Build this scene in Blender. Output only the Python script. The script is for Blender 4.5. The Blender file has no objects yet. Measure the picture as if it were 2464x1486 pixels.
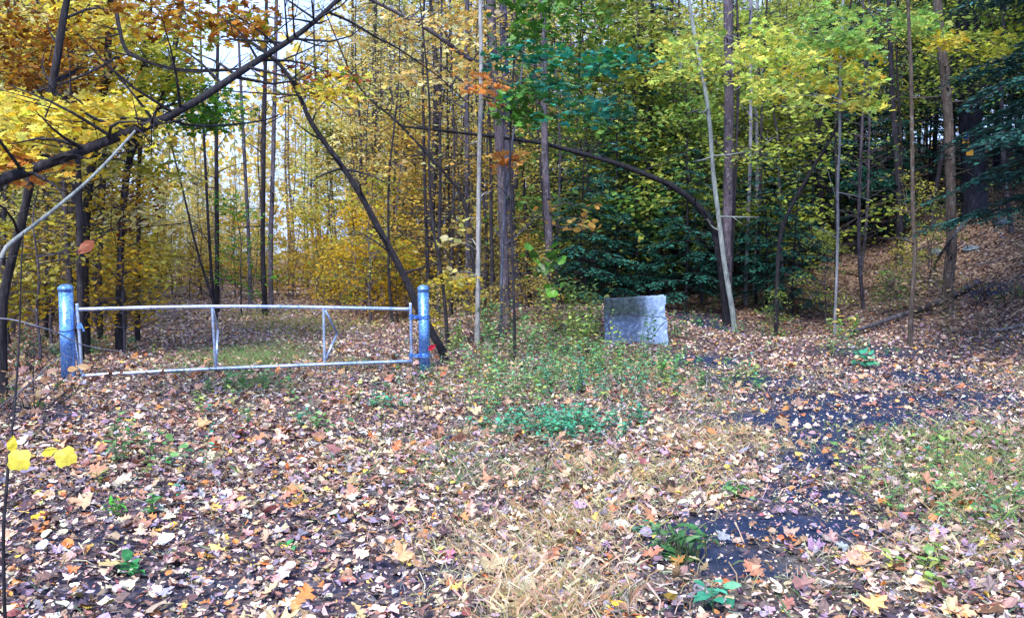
import bpy, math
import numpy as np
rng = np.random.default_rng(11)
PI = math.pi
R = math.radians
scene = bpy.context.scene
COL = scene.collection

# ------------------------------------------------------------------ camera model
CAMZ, FP, CX, CY, PITCH = 1.6, 2133.0, 1231.5, 743.0, R(3.6)
def ray(px, py):
    a, b = (px - CX) / FP, -(py - CY) / FP
    c, s = math.cos(PITCH), math.sin(PITCH)
    return np.array([a, c + b * s, -s + b * c])
def at(px, py, depth):
    d = ray(px, py)
    return np.array([0, 0, CAMZ]) + d * (depth / d[1])

def sp(v, k):
    v = np.asarray(v, float) / k
    return k * (np.log1p(np.exp(-np.abs(v))) + np.maximum(v, 0))
def terrain(x, y):
    x = np.asarray(x, float); y = np.asarray(y, float)
    h = 0.5 * sp(0.97 * x + 0.24 * y - 12.9, 1.1)
    h = 5.2 * np.tanh(h / 5.2)
    h = h + 0.075 * np.minimum(sp(y - 17, 2), 60) / (1 + np.exp(-(x - 1.0) / 1.0))
    h = h + 0.42 * np.exp(-((x - 1.0) / 2.4) ** 2 - ((y - 18.0) / 2.6) ** 2)
    h = h + 0.004 * np.minimum(sp(y - 34, 4), 80)
    h = h - 0.30 * np.exp(-((x - 5.0) / 1.0) ** 2 - ((y - 17.6) / 1.3) ** 2)
    h = h - 0.45 * np.exp(-((x - 8.9) / 0.7) ** 2 - ((y - 16.6) / 0.6) ** 2)
    h = h + 0.10 * np.exp(-((x + 4.6) / 1.4) ** 2 - ((y - 8.4) / 1.4) ** 2)
    h = h + 0.020 * np.sin(1.3 * x + 0.7 * y) * np.sin(0.9 * y - 0.5 * x) + 0.012 * np.sin(3.1 * x - 1.9 * y) * np.sin(2.3 * y + 1.1 * x)
    return h
def tz(x, y): return float(terrain(x, y))
def gp(px, py):
    d = ray(px, py); t = 1.0
    while t < 300:
        p = np.array([0, 0, CAMZ]) + d * t
        if p[2] <= tz(p[0], p[1]): break
        t += 0.03
    return p

# ------------------------------------------------------------------ mesh helpers
class MB:
    def __init__(s): s.V = []; s.T = []; s.Q = []; s.C = []; s.n = 0
    def add(s, v, tris=None, quads=None, col=(1, 1, 1)):
        v = np.asarray(v, float).reshape(-1, 3)
        if tris is not None and len(tris): s.T.append(np.asarray(tris, int).reshape(-1, 3) + s.n)
        if quads is not None and len(quads): s.Q.append(np.asarray(quads, int).reshape(-1, 4) + s.n)
        c = np.asarray(col, float)
        if c.ndim == 1: c = np.tile(c[:3], (len(v), 1))
        s.V.append(v); s.C.append(c); s.n += len(v)
        return s
    def mesh(s, name, smooth=False, off=None):
        me = bpy.data.meshes.new(name)
        if not s.V: return me
        V = np.concatenate(s.V); C = np.concatenate(s.C)
        if off is not None: V = V - np.asarray(off)
        T = np.concatenate(s.T) if s.T else np.zeros((0, 3), int)
        Q = np.concatenate(s.Q) if s.Q else np.zeros((0, 4), int)
        me.vertices.add(len(V)); me.vertices.foreach_set('co', V.astype(np.float32).ravel())
        li = np.concatenate([T.ravel(), Q.ravel()]).astype(np.int32)
        ls = np.concatenate([np.arange(len(T)) * 3, len(T) * 3 + np.arange(len(Q)) * 4]).astype(np.int32)
        me.loops.add(len(li)); me.loops.foreach_set('vertex_index', li)
        me.polygons.add(len(ls)); me.polygons.foreach_set('loop_start', ls)
        me.polygons.foreach_set('use_smooth', np.full(len(ls), smooth))
        ca = me.color_attributes.new('Col', 'FLOAT_COLOR', 'POINT')
        ca.data.foreach_set('color', np.concatenate([C, np.ones((len(C), 1))], 1).astype(np.float32).ravel())
        me.update(calc_edges=True)
        return me

def link(name, me, mat, parent=None, loc=(0, 0, 0)):
    o = bpy.data.objects.new(name, me); COL.objects.link(o)
    if mat is not None and not me.materials: me.materials.append(mat)
    o.location = loc
    if parent is not None: o.parent = parent
    return o
def tag(o, label, cat, group=None, kind=None):
    o['label'] = label; o['category'] = cat
    if group: o['group'] = group
    if kind: o['kind'] = kind
    return o
def thing(name, label, cat, loc, group=None, rz=0.0):
    o = bpy.data.objects.new(name, None); COL.objects.link(o); o.location = loc; o.rotation_euler = (0, 0, rz)
    o.empty_display_size = 0.1
    return tag(o, label, cat, group)
def part(name, mb, mat, root, smooth=False):
    return link(name, mb.mesh(name, smooth, off=np.array(root.location)), mat, root)

def norm(v): return v / np.maximum(np.linalg.norm(v, axis=-1, keepdims=True), 1e-9)
def smooth_path(P, rad, it=2):
    P = np.asarray(P, float); rad = np.asarray(rad, float)
    for _ in range(it):
        a, b = P[:-1], P[1:]; ra, rb = rad[:-1], rad[1:]
        q = np.empty((2 * len(a), 3)); q[0::2] = .75 * a + .25 * b; q[1::2] = .25 * a + .75 * b
        rq = np.empty(2 * len(a)); rq[0::2] = .75 * ra + .25 * rb; rq[1::2] = .25 * ra + .75 * rb
        P = np.concatenate([P[:1], q, P[-1:]]); rad = np.concatenate([rad[:1], rq, rad[-1:]])
    return P, rad
def tube(mb, P, rad, n=8, col=(1, 1, 1), it=2, rough=0.0, cap=True):
    P = np.asarray(P, float); rad = np.broadcast_to(np.asarray(rad, float), (len(P),))
    if it: P, rad = smooth_path(P, rad, it)
    k = len(P)
    T = norm(np.gradient(P, axis=0))
    ref = np.array([0.3, 1.0, 0.2]) if abs(T[0] @ norm(np.array([0.3, 1.0, 0.2]))) < .9 else np.array([1.0, 0, 0])
    U = norm(np.cross(T, ref)); W = np.cross(T, U)
    a = np.arange(n) * 2 * PI / n
    r = rad[:, None] * (1 + rough * rng.uniform(-1, 1, (k, n)))
    V = P[:, None] + r[..., None] * (np.cos(a)[None, :, None] * U[:, None] + np.sin(a)[None, :, None] * W[:, None])
    i = np.arange(k - 1)[:, None] * n; j = np.arange(n)[None]; j2 = (j + 1) % n
    q = np.stack([i + j, i + j2, i + n + j2, i + n + j], -1).reshape(-1, 4)
    v = V.reshape(-1, 3); tr = []
    if cap:
        m = len(v); v = np.concatenate([v, P[:1], P[-1:]])
        for jj in range(n):
            tr.append([m, (jj + 1) % n, jj]); tr.append([m + 1, (k - 1) * n + jj, (k - 1) * n + (jj + 1) % n])
    return mb.add(v, tr, q, col)
def box(mb, c, s, rz=0.0, col=(1, 1, 1)):
    v = np.array([[x, y, z] for x in (-.5, .5) for y in (-.5, .5) for z in (-.5, .5)]) * np.asarray(s)
    ca, sa = math.cos(rz), math.sin(rz)
    v = np.stack([v[:, 0] * ca - v[:, 1] * sa, v[:, 0] * sa + v[:, 1] * ca, v[:, 2]], 1) + np.asarray(c)
    return mb.add(v, None, [[0, 1, 3, 2], [4, 6, 7, 5], [0, 4, 5, 1], [2, 3, 7, 6], [0, 2, 6, 4], [1, 5, 7, 3]], col)

# ------------------------------------------------------------------ leaves
def strip_leaf(st):
    v = []; t = []
    for x, w in st: v += [(x, w), (x, 0), (x, -w)]
    for k in range(len(st) - 1):
        a = 3 * k; b = a + 3
        t += [(a, a + 1, b + 1), (a, b + 1, b), (a + 1, a + 2, b + 2), (a + 1, b + 2, b + 1)]
    return np.array(v, float), np.array(t)
def fan_leaf(half, c):
    o = list(half) + [(x, -y) for x, y in half[::-1] if y > 0]
    v = [c] + o; n = len(o)
    return np.array(v, float), np.array([(0, 1 + (i + 1) % n, 1 + i) for i in range(n)])
KITE = (np.array([(0, 0), (.5, .32), (1, 0), (.5, -.32)], float), np.array([(0, 2, 1), (0, 3, 2)]))
OVAL = strip_leaf([(0, .015), (.25, .24), (.55, .27), (.82, .13), (1, .005)])
LANCE = strip_leaf([(0, .01), (.3, .13), (.65, .1), (1, .004)])
OAK = strip_leaf([(0, .02), (.14, .05), (.24, .2), (.33, .08), (.48, .33), (.57, .1), (.72, .27), (.8, .1), (.9, .12), (1, .01)])
MAPLE = fan_leaf([(0, .0), (.02, .22), (-.06, .34), (.12, .42), (.2, .55), (.3, .36), (.42, .2), (.55, .38), (.66, .46), (.66, .24), (.74, .12), (.82, .16), (1, 0)], (.32, 0))
ROUND = fan_leaf([(0, 0), (-.03, .25), (.1, .42), (.4, .5), (.7, .4), (.9, .2), (1.02, 0)], (.45, 0))
TULIP = fan_leaf([(0, 0), (-.02, .3), (.2, .48), (.45, .44), (.62, .5), (.85, .36), (.82, .12), (.88, 0)], (.4, 0))
HAIR = strip_leaf([(0, .0055), (.5, .0045), (1, .001)])
BLADE = strip_leaf([(0, .014), (.5, .012), (1, .002)])

def leaves(mb, tmpl, pos, nrm, size, col, spin=None, curl=(-.3, .5), fold=(-.1, .35), tdir=None):
    tv, tf = tmpl
    pos = np.asarray(pos, float); N = len(pos)
    if N == 0: return mb
    n = norm(np.asarray(nrm, float))
    if tdir is None:
        h = np.where(np.abs(n[:, 2:3]) < .9, np.array([[0, 0, 1.]]), np.array([[1., 0, 0]]))
        u = norm(np.cross(h, n)); w = np.cross(n, u)
        sp_ = rng.uniform(0, 2 * PI, N) if spin is None else spin
        t = np.cos(sp_)[:, None] * u + np.sin(sp_)[:, None] * w
    else:
        t = norm(tdir); n = norm(n - (n * t).sum(1, keepdims=True) * t)
    b = np.cross(n, t)
    size = np.broadcast_to(np.asarray(size, float), (N,))
    cu = rng.uniform(curl[0], curl[1], N)[:, None]; fo = rng.uniform(fold[0], fold[1], N)[:, None]
    x = tv[None, :, 0]; y = tv[None, :, 1]
    z = cu * (x - .4) ** 2 + fo * np.abs(y) + rng.normal(0, .03, (N, len(tv)))
    v = pos[:, None] + size[:, None, None] * (x[..., None] * t[:, None] + y[..., None] * b[:, None] + z[..., None] * n[:, None])
    f = (tf[None] + (np.arange(N) * len(tv))[:, None, None]).reshape(-1, 3)
    c = np.repeat(np.broadcast_to(col, (N, 3)), len(tv), 0)
    return mb.add(v.reshape(-1, 3), f, None, c)
def rand_nrm(N, tilt, down=0.0):
    v = np.stack([rng.normal(0, tilt, N), rng.normal(0, tilt, N), np.ones(N)], 1)
    return norm(v)
def palette(cols, wts, N, jit=.18, val=.25):
    cols = np.asarray(cols, float); w = np.asarray(wts, float); w = w / w.sum()
    c = cols[rng.choice(len(cols), N, p=w)]
    return np.clip(c * (1 + rng.uniform(-jit, jit, (N, 3))) * (1 + rng.uniform(-val, val, (N, 1))), 0.002, .95)
def spray(mb, c, r, n, size, col_fn, tmpl=KITE, flat=.22, tilt=.45):
    a = rng.uniform(0, 2 * PI, n); q = np.sqrt(rng.uniform(0, 1, n)) * r
    p = np.stack([c[0] + np.cos(a) * q, c[1] + np.sin(a) * q, c[2] + rng.normal(0, flat * r, n) - .25 * q * q / max(r, .01)], 1)
    leaves(mb, tmpl, p, rand_nrm(n, tilt), size * rng.uniform(.6, 1.25, n), np.minimum(col_fn(n) * rng.uniform(.78, 1.2) * np.clip(1 - .4 * rng.uniform(0, 1, (n, 1)) ** 3, 0, 1), .97))

# ------------------------------------------------------------------ materials
def newmat(name):
    m = bpy.data.materials.new(name); m.use_nodes = True
    nt = m.node_tree; nt.nodes.clear()
    out = nt.nodes.new('ShaderNodeOutputMaterial')
    return m, nt, out
def N_(nt, t, **k):
    n = nt.nodes.new('ShaderNode' + t)
    for a, b in k.items(): setattr(n, a, b)
    return n
def mixc(nt, fac, a, b, blend='MIX'):
    n = N_(nt, 'Mix', data_type='RGBA', blend_type=blend)
    for s, v in ((n.inputs[0], fac), (n.inputs[6], a), (n.inputs[7], b)):
        if hasattr(v, 'is_output') or isinstance(v, bpy.types.NodeSocket): nt.links.new(v, s)
        else: s.default_value = v if not isinstance(v, tuple) else (*v[:3], 1)
    return n.outputs[2]
def ramp(nt, src, stops):
    n = N_(nt, 'ValToRGB'); e = n.color_ramp.elements
    while len(e) < len(stops): e.new(.5)
    for el, (p, c) in zip(e, stops): el.position = p; el.color = (*c, 1)
    nt.links.new(src, n.inputs[0]); return n.outputs[0]
def noise(nt, vec, scale, detail=4, rough=.6):
    n = N_(nt, 'TexNoise'); n.inputs['Scale'].default_value = scale; n.inputs['Detail'].default_value = detail; n.inputs['Roughness'].default_value = rough
    if vec is not None: nt.links.new(vec, n.inputs['Vector'])
    return n.outputs['Fac']
def mapping(nt, kind='Object', scale=(1, 1, 1)):
    t = N_(nt, 'TexCoord'); m = N_(nt, 'Mapping'); m.inputs['Scale'].default_value = scale
    nt.links.new(t.outputs[kind], m.inputs['Vector']); return m.outputs[0]

def leaf_mat(name, trans=.35, rough=.5, spec=.3):
    m, nt, out = newmat(name)
    at_ = N_(nt, 'Attribute', attribute_name='Col'); oi = N_(nt, 'ObjectInfo')
    c = mixc(nt, 1.0, at_.outputs['Color'], oi.outputs['Color'], 'MULTIPLY')
    tc = N_(nt, 'TexCoord'); f = noise(nt, tc.outputs['Object'], 45, 2)
    f = ramp(nt, f, [(.3, (.72, .72, .72)), (.7, (1.15, 1.15, 1.15))])
    c = mixc(nt, 1.0, c, f, 'MULTIPLY')
    p = N_(nt, 'BsdfPrincipled'); p.inputs['Roughness'].default_value = rough; p.inputs['Specular IOR Level'].default_value = spec
    nt.links.new(c, p.inputs['Base Color'])
    if trans > 0:
        t = N_(nt, 'BsdfTranslucent'); nt.links.new(c, t.inputs['Color'])
        x = N_(nt, 'MixShader'); x.inputs[0].default_value = trans
        nt.links.new(p.outputs[0], x.inputs[1]); nt.links.new(t.outputs[0], x.inputs[2]); nt.links.new(x.outputs[0], out.inputs[0])
    else: nt.links.new(p.outputs[0], out.inputs[0])
    return m
def bark_mat(name, dark, mid, light, lich=0.0):
    m, nt, out = newmat(name)
    v = mapping(nt, 'Object', (14, 14, 2.2)); v2 = mapping(nt, 'Object', (3, 3, 1.6))
    a = noise(nt, v, 2.2, 6, .7); b = noise(nt, v2, 1.4, 4, .6)
    c = ramp(nt, a, [(.3, dark), (.52, mid), (.75, light)])
    b2 = ramp(nt, b, [(.35, (.6, .6, .62)), (.65, (1.25, 1.22, 1.2))])
    c = mixc(nt, 1.0, c, b2, 'MULTIPLY')
    if lich:
        l = noise(nt, mapping(nt, 'Object', (6, 6, 5)), 2.5, 5, .7)
        l = ramp(nt, l, [(.56, (0, 0, 0)), (.66, (lich, lich, lich))])
        c = mixc(nt, l, c, (.38, .44, .42))
    oi = N_(nt, 'ObjectInfo'); c = mixc(nt, 1.0, c, oi.outputs['Color'], 'MULTIPLY')
    p = N_(nt, 'BsdfPrincipled'); p.inputs['Roughness'].default_value = .85; p.inputs['Specular IOR Level'].default_value = .25
    bm = N_(nt, 'Bump'); bm.inputs['Strength'].default_value = .9; bm.inputs['Distance'].default_value = .035
    nt.links.new(a, bm.inputs['Height']); nt.links.new(bm.outputs[0], p.inputs['Normal'])
    nt.links.new(c, p.inputs['Base Color']); nt.links.new(p.outputs[0], out.inputs[0])
    return m
M_LEAF = leaf_mat('autumn_leaf', .5)
M_GREEN = leaf_mat('green_leaf', .3, .42, .5)
M_NEEDLE = leaf_mat('hemlock_needle', .15, .5, .4)
M_LITTER = leaf_mat('dry_leaf', 0.0, .5, .45)
M_GRASS = leaf_mat('grass_blade', .25, .55, .3)
M_DARK = bark_mat('dark_bark', (.008, .008, .012), (.024, .023, .032), (.075, .075, .095))
M_GREY = bark_mat('grey_bark', (.04, .036, .048), (.11, .10, .125), (.24, .23, .28), .5)
M_PALE = bark_mat('pale_bark', (.16, .17, .19), (.30, .31, .34), (.48, .49, .52), .8)
M_BROWN = bark_mat('brown_bark', (.035, .025, .02), (.09, .065, .055), (.19, .15, .13), .25)

def metal_mat(name, lo, hi):
    m, nt, out = newmat(name)
    v = N_(nt, 'TexCoord').outputs['Object']
    vo = N_(nt, 'TexVoronoi'); vo.inputs['Scale'].default_value = 55; nt.links.new(v, vo.inputs['Vector'])
    sp_ = ramp(nt, vo.outputs['Color'], [(.2, lo), (.8, hi)])
    g = noise(nt, v, 3.5, 5, .65)
    g2 = ramp(nt, g, [(.35, (.55, .6, .75)), (.6, (1, 1, 1))])
    c = mixc(nt, 1.0, sp_, g2, 'MULTIPLY')
    fr = noise(nt, v, 9, 5, .7); rr = ramp(nt, fr, [(.63, (0, 0, 0)), (.72, (.55, .55, .55))])
    c = mixc(nt, rr, c, (.22, .20, .22))
    p = N_(nt, 'BsdfPrincipled'); p.inputs['Metallic'].default_value = .7; p.inputs['Specular IOR Level'].default_value = .5
    ro = ramp(nt, g, [(.3, (.2, .2, .2)), (.7, (.36, .36, .36))])
    nt.links.new(c, p.inputs['Base Color']); nt.links.new(ro, p.inputs['Roughness'])
    bm = N_(nt, 'Bump'); bm.inputs['Strength'].default_value = .12; bm.inputs['Distance'].default_value = .004
    nt.links.new(fr, bm.inputs['Height']); nt.links.new(bm.outputs[0], p.inputs['Normal'])
    nt.links.new(p.outputs[0], out.inputs[0]); return m
M_METAL = metal_mat('galvanised_steel', (.09, .28, .88), (.31, .58, 1.0))
M_RAIL = metal_mat('bright_galvanised_steel', (.40, .56, .90), (.80, .90, 1.0))

LITTER = [(.67, .53, .42), (.46, .31, .23), (.30, .17, .11), (.14, .08, .075), (.50, .18, .05), (.64, .42, .09), (.37, .30, .40), (.07, .045, .06), (.30, .10, .10), (.78, .70, .64), (.24, .17, .21)]
LW = [20, 21, 17, 14, 5, 4, 12, 10, 3, 5, 10]

def ground_mat():
    m, nt, out = newmat('leafy_ground')
    v = N_(nt, 'TexCoord').outputs['Object']
    at_ = N_(nt, 'Attribute', attribute_name='Col')
    sep = N_(nt, 'SeparateColor'); nt.links.new(at_.outputs['Color'], sep.inputs[0])
    vo = N_(nt, 'TexVoronoi'); vo.inputs['Scale'].default_value = 19; nt.links.new(v, vo.inputs['Vector'])
    s2 = N_(nt, 'SeparateColor'); nt.links.new(vo.outputs['Color'], s2.inputs[0])
    leaf = ramp(nt, s2.outputs[0], [(0, (.05, .03, .035)), (.3, (.13, .075, .06)), (.55, (.27, .16, .11)), (.8, (.42, .29, .22)), (1, (.6, .47, .38))])
    d = ramp(nt, vo.outputs['Distance'], [(.35, (1, 1, 1)), (.75, (.3, .28, .3))])
    leaf = mixc(nt, 1.0, leaf, d, 'MULTIPLY')
    n1 = noise(nt, v, 30, 6, .75)
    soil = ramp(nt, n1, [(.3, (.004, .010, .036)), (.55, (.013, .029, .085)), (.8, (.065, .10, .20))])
    n2 = noise(nt, v, 1.2, 5, .7)
    f = N_(nt, 'Math', operation='MULTIPLY'); nt.links.new(sep.outputs[0], f.inputs[0]); f.inputs[1].default_value = 1.0
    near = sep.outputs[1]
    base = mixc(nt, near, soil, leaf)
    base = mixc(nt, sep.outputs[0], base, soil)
    gr = mixc(nt, sep.outputs[2], base, mixc(nt, n1, (.10, .10, .05), (.24, .21, .12)))
    p = N_(nt, 'BsdfPrincipled'); p.inputs['Roughness'].default_value = .85; p.inputs['Specular IOR Level'].default_value = .3
    nt.links.new(gr, p.inputs['Base Color'])
    bm = N_(nt, 'Bump'); bm.inputs['Strength'].default_value = .8; bm.inputs['Distance'].default_value = .03
    ad = N_(nt, 'Math', operation='ADD'); nt.links.new(n1, ad.inputs[0]); nt.links.new(s2.outputs[1], ad.inputs[1])
    nt.links.new(ad.outputs[0], bm.inputs['Height']); nt.links.new(bm.outputs[0], p.inputs['Normal'])
    nt.links.new(p.outputs[0], out.inputs[0]); return m

# ------------------------------------------------------------------ ground masks
DIRT_AND_HOLE = [(1990, 1005, .85, .45, 1.2), (2080, 965, .8, .5, 1.1), (1930, 960, .6, .35, 1), (1720, 1275, .36, .2, 1.2), (1850, 1265, .45, .2, 1.2), (1950, 1190, .32, .28, 1.1), (1640, 1310, .25, .12, .9),
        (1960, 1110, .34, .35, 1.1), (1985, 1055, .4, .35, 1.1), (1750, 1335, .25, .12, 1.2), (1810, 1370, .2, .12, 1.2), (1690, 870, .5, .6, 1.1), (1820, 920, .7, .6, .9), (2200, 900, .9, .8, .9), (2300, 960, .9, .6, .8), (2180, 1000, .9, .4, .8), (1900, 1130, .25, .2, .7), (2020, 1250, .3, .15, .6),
        (60, 980, .7, .7, .42), (120, 1200, .6, .5, .3), (250, 1290, .8, .3, .35), (900, 1230, .7, .3, .3), (700, 1400, 1.2, .3, .4), (2375, 700, .35, .4, .9), (1680, 770, .6, 1.0, 1), (2130, 850, .8, .8, .6), (330, 1440, .8, .25, .4), (1650, 1460, .25, .12, .6)]  # soil patches; the one in the slope hollow paints that hole's darkness
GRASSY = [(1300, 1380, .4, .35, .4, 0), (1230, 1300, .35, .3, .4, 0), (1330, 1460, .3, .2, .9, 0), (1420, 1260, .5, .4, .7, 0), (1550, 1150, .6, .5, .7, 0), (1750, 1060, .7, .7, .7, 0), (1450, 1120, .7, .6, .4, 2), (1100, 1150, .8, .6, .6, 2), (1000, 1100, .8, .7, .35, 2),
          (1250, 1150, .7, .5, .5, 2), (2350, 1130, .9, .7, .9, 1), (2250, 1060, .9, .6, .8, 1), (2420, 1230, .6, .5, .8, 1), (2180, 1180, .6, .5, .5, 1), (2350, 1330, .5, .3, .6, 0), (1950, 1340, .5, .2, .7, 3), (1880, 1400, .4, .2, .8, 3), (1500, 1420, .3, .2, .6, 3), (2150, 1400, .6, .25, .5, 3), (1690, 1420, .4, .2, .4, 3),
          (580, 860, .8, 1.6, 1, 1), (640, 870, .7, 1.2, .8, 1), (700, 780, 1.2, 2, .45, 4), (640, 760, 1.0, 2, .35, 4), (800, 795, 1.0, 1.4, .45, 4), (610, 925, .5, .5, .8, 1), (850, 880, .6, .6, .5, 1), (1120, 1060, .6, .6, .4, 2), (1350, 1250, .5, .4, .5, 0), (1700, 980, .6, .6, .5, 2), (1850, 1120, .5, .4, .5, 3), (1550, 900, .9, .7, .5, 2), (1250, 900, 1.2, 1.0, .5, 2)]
DG = [(gp(a, b), rx, ry, s) for a, b, rx, ry, s in DIRT_AND_HOLE]
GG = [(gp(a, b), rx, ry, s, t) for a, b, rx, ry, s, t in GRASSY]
def dirt_and_hole(x, y):
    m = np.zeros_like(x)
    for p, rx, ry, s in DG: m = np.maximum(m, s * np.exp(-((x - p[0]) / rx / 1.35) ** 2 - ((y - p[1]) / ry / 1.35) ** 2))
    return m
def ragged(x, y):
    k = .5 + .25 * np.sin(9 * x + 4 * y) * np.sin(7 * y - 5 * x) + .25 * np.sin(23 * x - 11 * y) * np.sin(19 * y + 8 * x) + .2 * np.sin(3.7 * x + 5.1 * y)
    return np.clip(dirt_and_hole(x, y) * 1.5 * (.62 + .55 * k), 0, 1)
def grassy(x, y):
    m = np.zeros_like(x)
    for p, rx, ry, s, t in GG: m = np.maximum(m, s * np.exp(-((x - p[0]) / rx) ** 2 - ((y - p[1]) / ry) ** 2))
    return m
def pathx(y): return -2.7 - 0.40 * (y - 12)

# ground sheet
def axis(stops):
    out = []
    for a, b, st in stops: out += list(np.arange(a, b, st))
    return np.array(out + [stops[-1][1]])
xs = axis([(-400, -60, 20), (-60, -14, 2), (-14, 14, .14), (14, 60, 1.5), (60, 400, 20)])
ys = axis([(-60, -4, 4), (-4, 2, .5), (2, 24, .12), (24, 60, .6), (60, 120, 4), (120, 500, 20)])
X, Y = np.meshgrid(xs, ys)
Z = terrain(X, Y)
nearm = ((X > -14) & (X < 14) & (Y > 2) & (Y < 24))
Z = Z + np.where(nearm, rng.normal(0, .007, X.shape), 0)
dm = dirt_and_hole(X, Y); gm = grassy(X, Y)
Z = Z - .02 * dm
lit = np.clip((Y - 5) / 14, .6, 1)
mb = MB()
ny, nx = X.shape
i = np.arange(ny - 1)[:, None] * nx; j = np.arange(nx - 1)[None]
q = np.stack([i + j, i + j + 1, i + nx + j + 1, i + nx + j], -1).reshape(-1, 4)
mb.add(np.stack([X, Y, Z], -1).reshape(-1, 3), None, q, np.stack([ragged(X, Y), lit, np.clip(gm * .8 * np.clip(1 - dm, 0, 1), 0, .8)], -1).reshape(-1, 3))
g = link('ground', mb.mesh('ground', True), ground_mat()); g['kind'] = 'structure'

# ------------------------------------------------------------------ leaf litter
def scatter(d0, d1, per_m2, margin=2.5):
    area = .5 * (d1 ** 2 - d0 ** 2) * 1.17 + 2 * margin * (d1 - d0)
    n = int(area * per_m2)
    y = np.sqrt(rng.uniform(d0 ** 2, d1 ** 2, n)); x = rng.uniform(-1, 1, n) * (y * .585 + margin)
    return x, y
mb = MB()
for d0, d1, dens, tm, s0, s1 in [(3.2, 8, 850, 'n', .025, .105), (8, 13, 560, 'n', .03, .088), (13, 19, 340, 'm', .04, .095), (19, 32, 120, 'k', .07, .12), (32, 55, 22, 'k', .12, .2)]:
    x, y = scatter(d0, d1, dens)
    keep = rng.uniform(0, 1, len(x)) < (1 - .85 * ragged(x, y)) * (1 - .45 * np.clip(grassy(x, y), 0, 1))
    clump = np.sin(2.1 * x + 1.3 * y) * np.sin(1.7 * y - .8 * x) + .6 * np.sin(5.3 * x - 2 * y) * np.sin(4.1 * y)
    keep &= rng.uniform(-1.3, 1.0, len(x)) < clump + .95
    x, y = x[keep], y[keep]; N = len(x)
    s = s0 + (s1 - s0) * rng.beta(1.3, 3.4, N)
    col = palette(LITTER, LW, N) * .92
    slope_shade = np.clip((x - 4) / 6, 0, 1) * np.clip((y - 14) / 4, 0, 1)
    col = col * (1 - .28 * slope_shade[:, None]) * (1 - slope_shade[:, None] * np.array([.1, .1, -.1]))  # litter darkened and blued up the slope, shade put into leaf colour
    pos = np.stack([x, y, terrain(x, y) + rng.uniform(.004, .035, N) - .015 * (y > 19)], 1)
    nr = rand_nrm(N, .38)
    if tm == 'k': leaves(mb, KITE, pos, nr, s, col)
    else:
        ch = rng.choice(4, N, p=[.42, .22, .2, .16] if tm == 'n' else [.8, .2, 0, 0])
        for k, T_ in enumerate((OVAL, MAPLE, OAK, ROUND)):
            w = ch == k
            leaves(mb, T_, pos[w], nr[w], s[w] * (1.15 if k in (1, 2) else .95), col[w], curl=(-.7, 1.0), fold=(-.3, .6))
x, y = scatter(3.2, 13, 13); kk = rng.uniform(0, 1, len(x)) > .6 * ragged(x, y); x, y = x[kk], y[kk]; N = len(x)
wk = rng.uniform(0, 1, N) < .55
for T_, w_ in ((OAK, wk), (MAPLE, ~wk)):
    M_ = int(w_.sum()); leaves(mb, T_, np.stack([x[w_], y[w_], terrain(x[w_], y[w_]) + rng.uniform(.02, .05, M_)], 1), rand_nrm(M_, .5), rng.uniform(.09, .145, M_), palette([(.34, .17, .10), (.46, .28, .18), (.24, .12, .09), (.58, .42, .30), (.46, .17, .06)], [3, 3, 2, 2, 1], M_), curl=(-.9, 1.2), fold=(-.3, .6))
for d0, d1, dens in [(3.2, 7, 1500), (7, 12, 700)]:
    x, y = scatter(d0, d1, dens, 1.0); N = len(x)
    k = rng.uniform(0, 1, N) < 1 - .62 * ragged(x, y); x, y = x[k], y[k]; N = len(x)
    leaves(mb, KITE, np.stack([x, y, terrain(x, y) + rng.uniform(.002, .02, N)], 1), rand_nrm(N, .6), rng.uniform(.008, .028, N), palette(LITTER, LW, N))
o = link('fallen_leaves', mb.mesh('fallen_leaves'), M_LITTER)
tag(o, 'carpet of tan, brown and cream fallen leaves over the clearing floor', 'leaf litter', kind='stuff')

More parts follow.
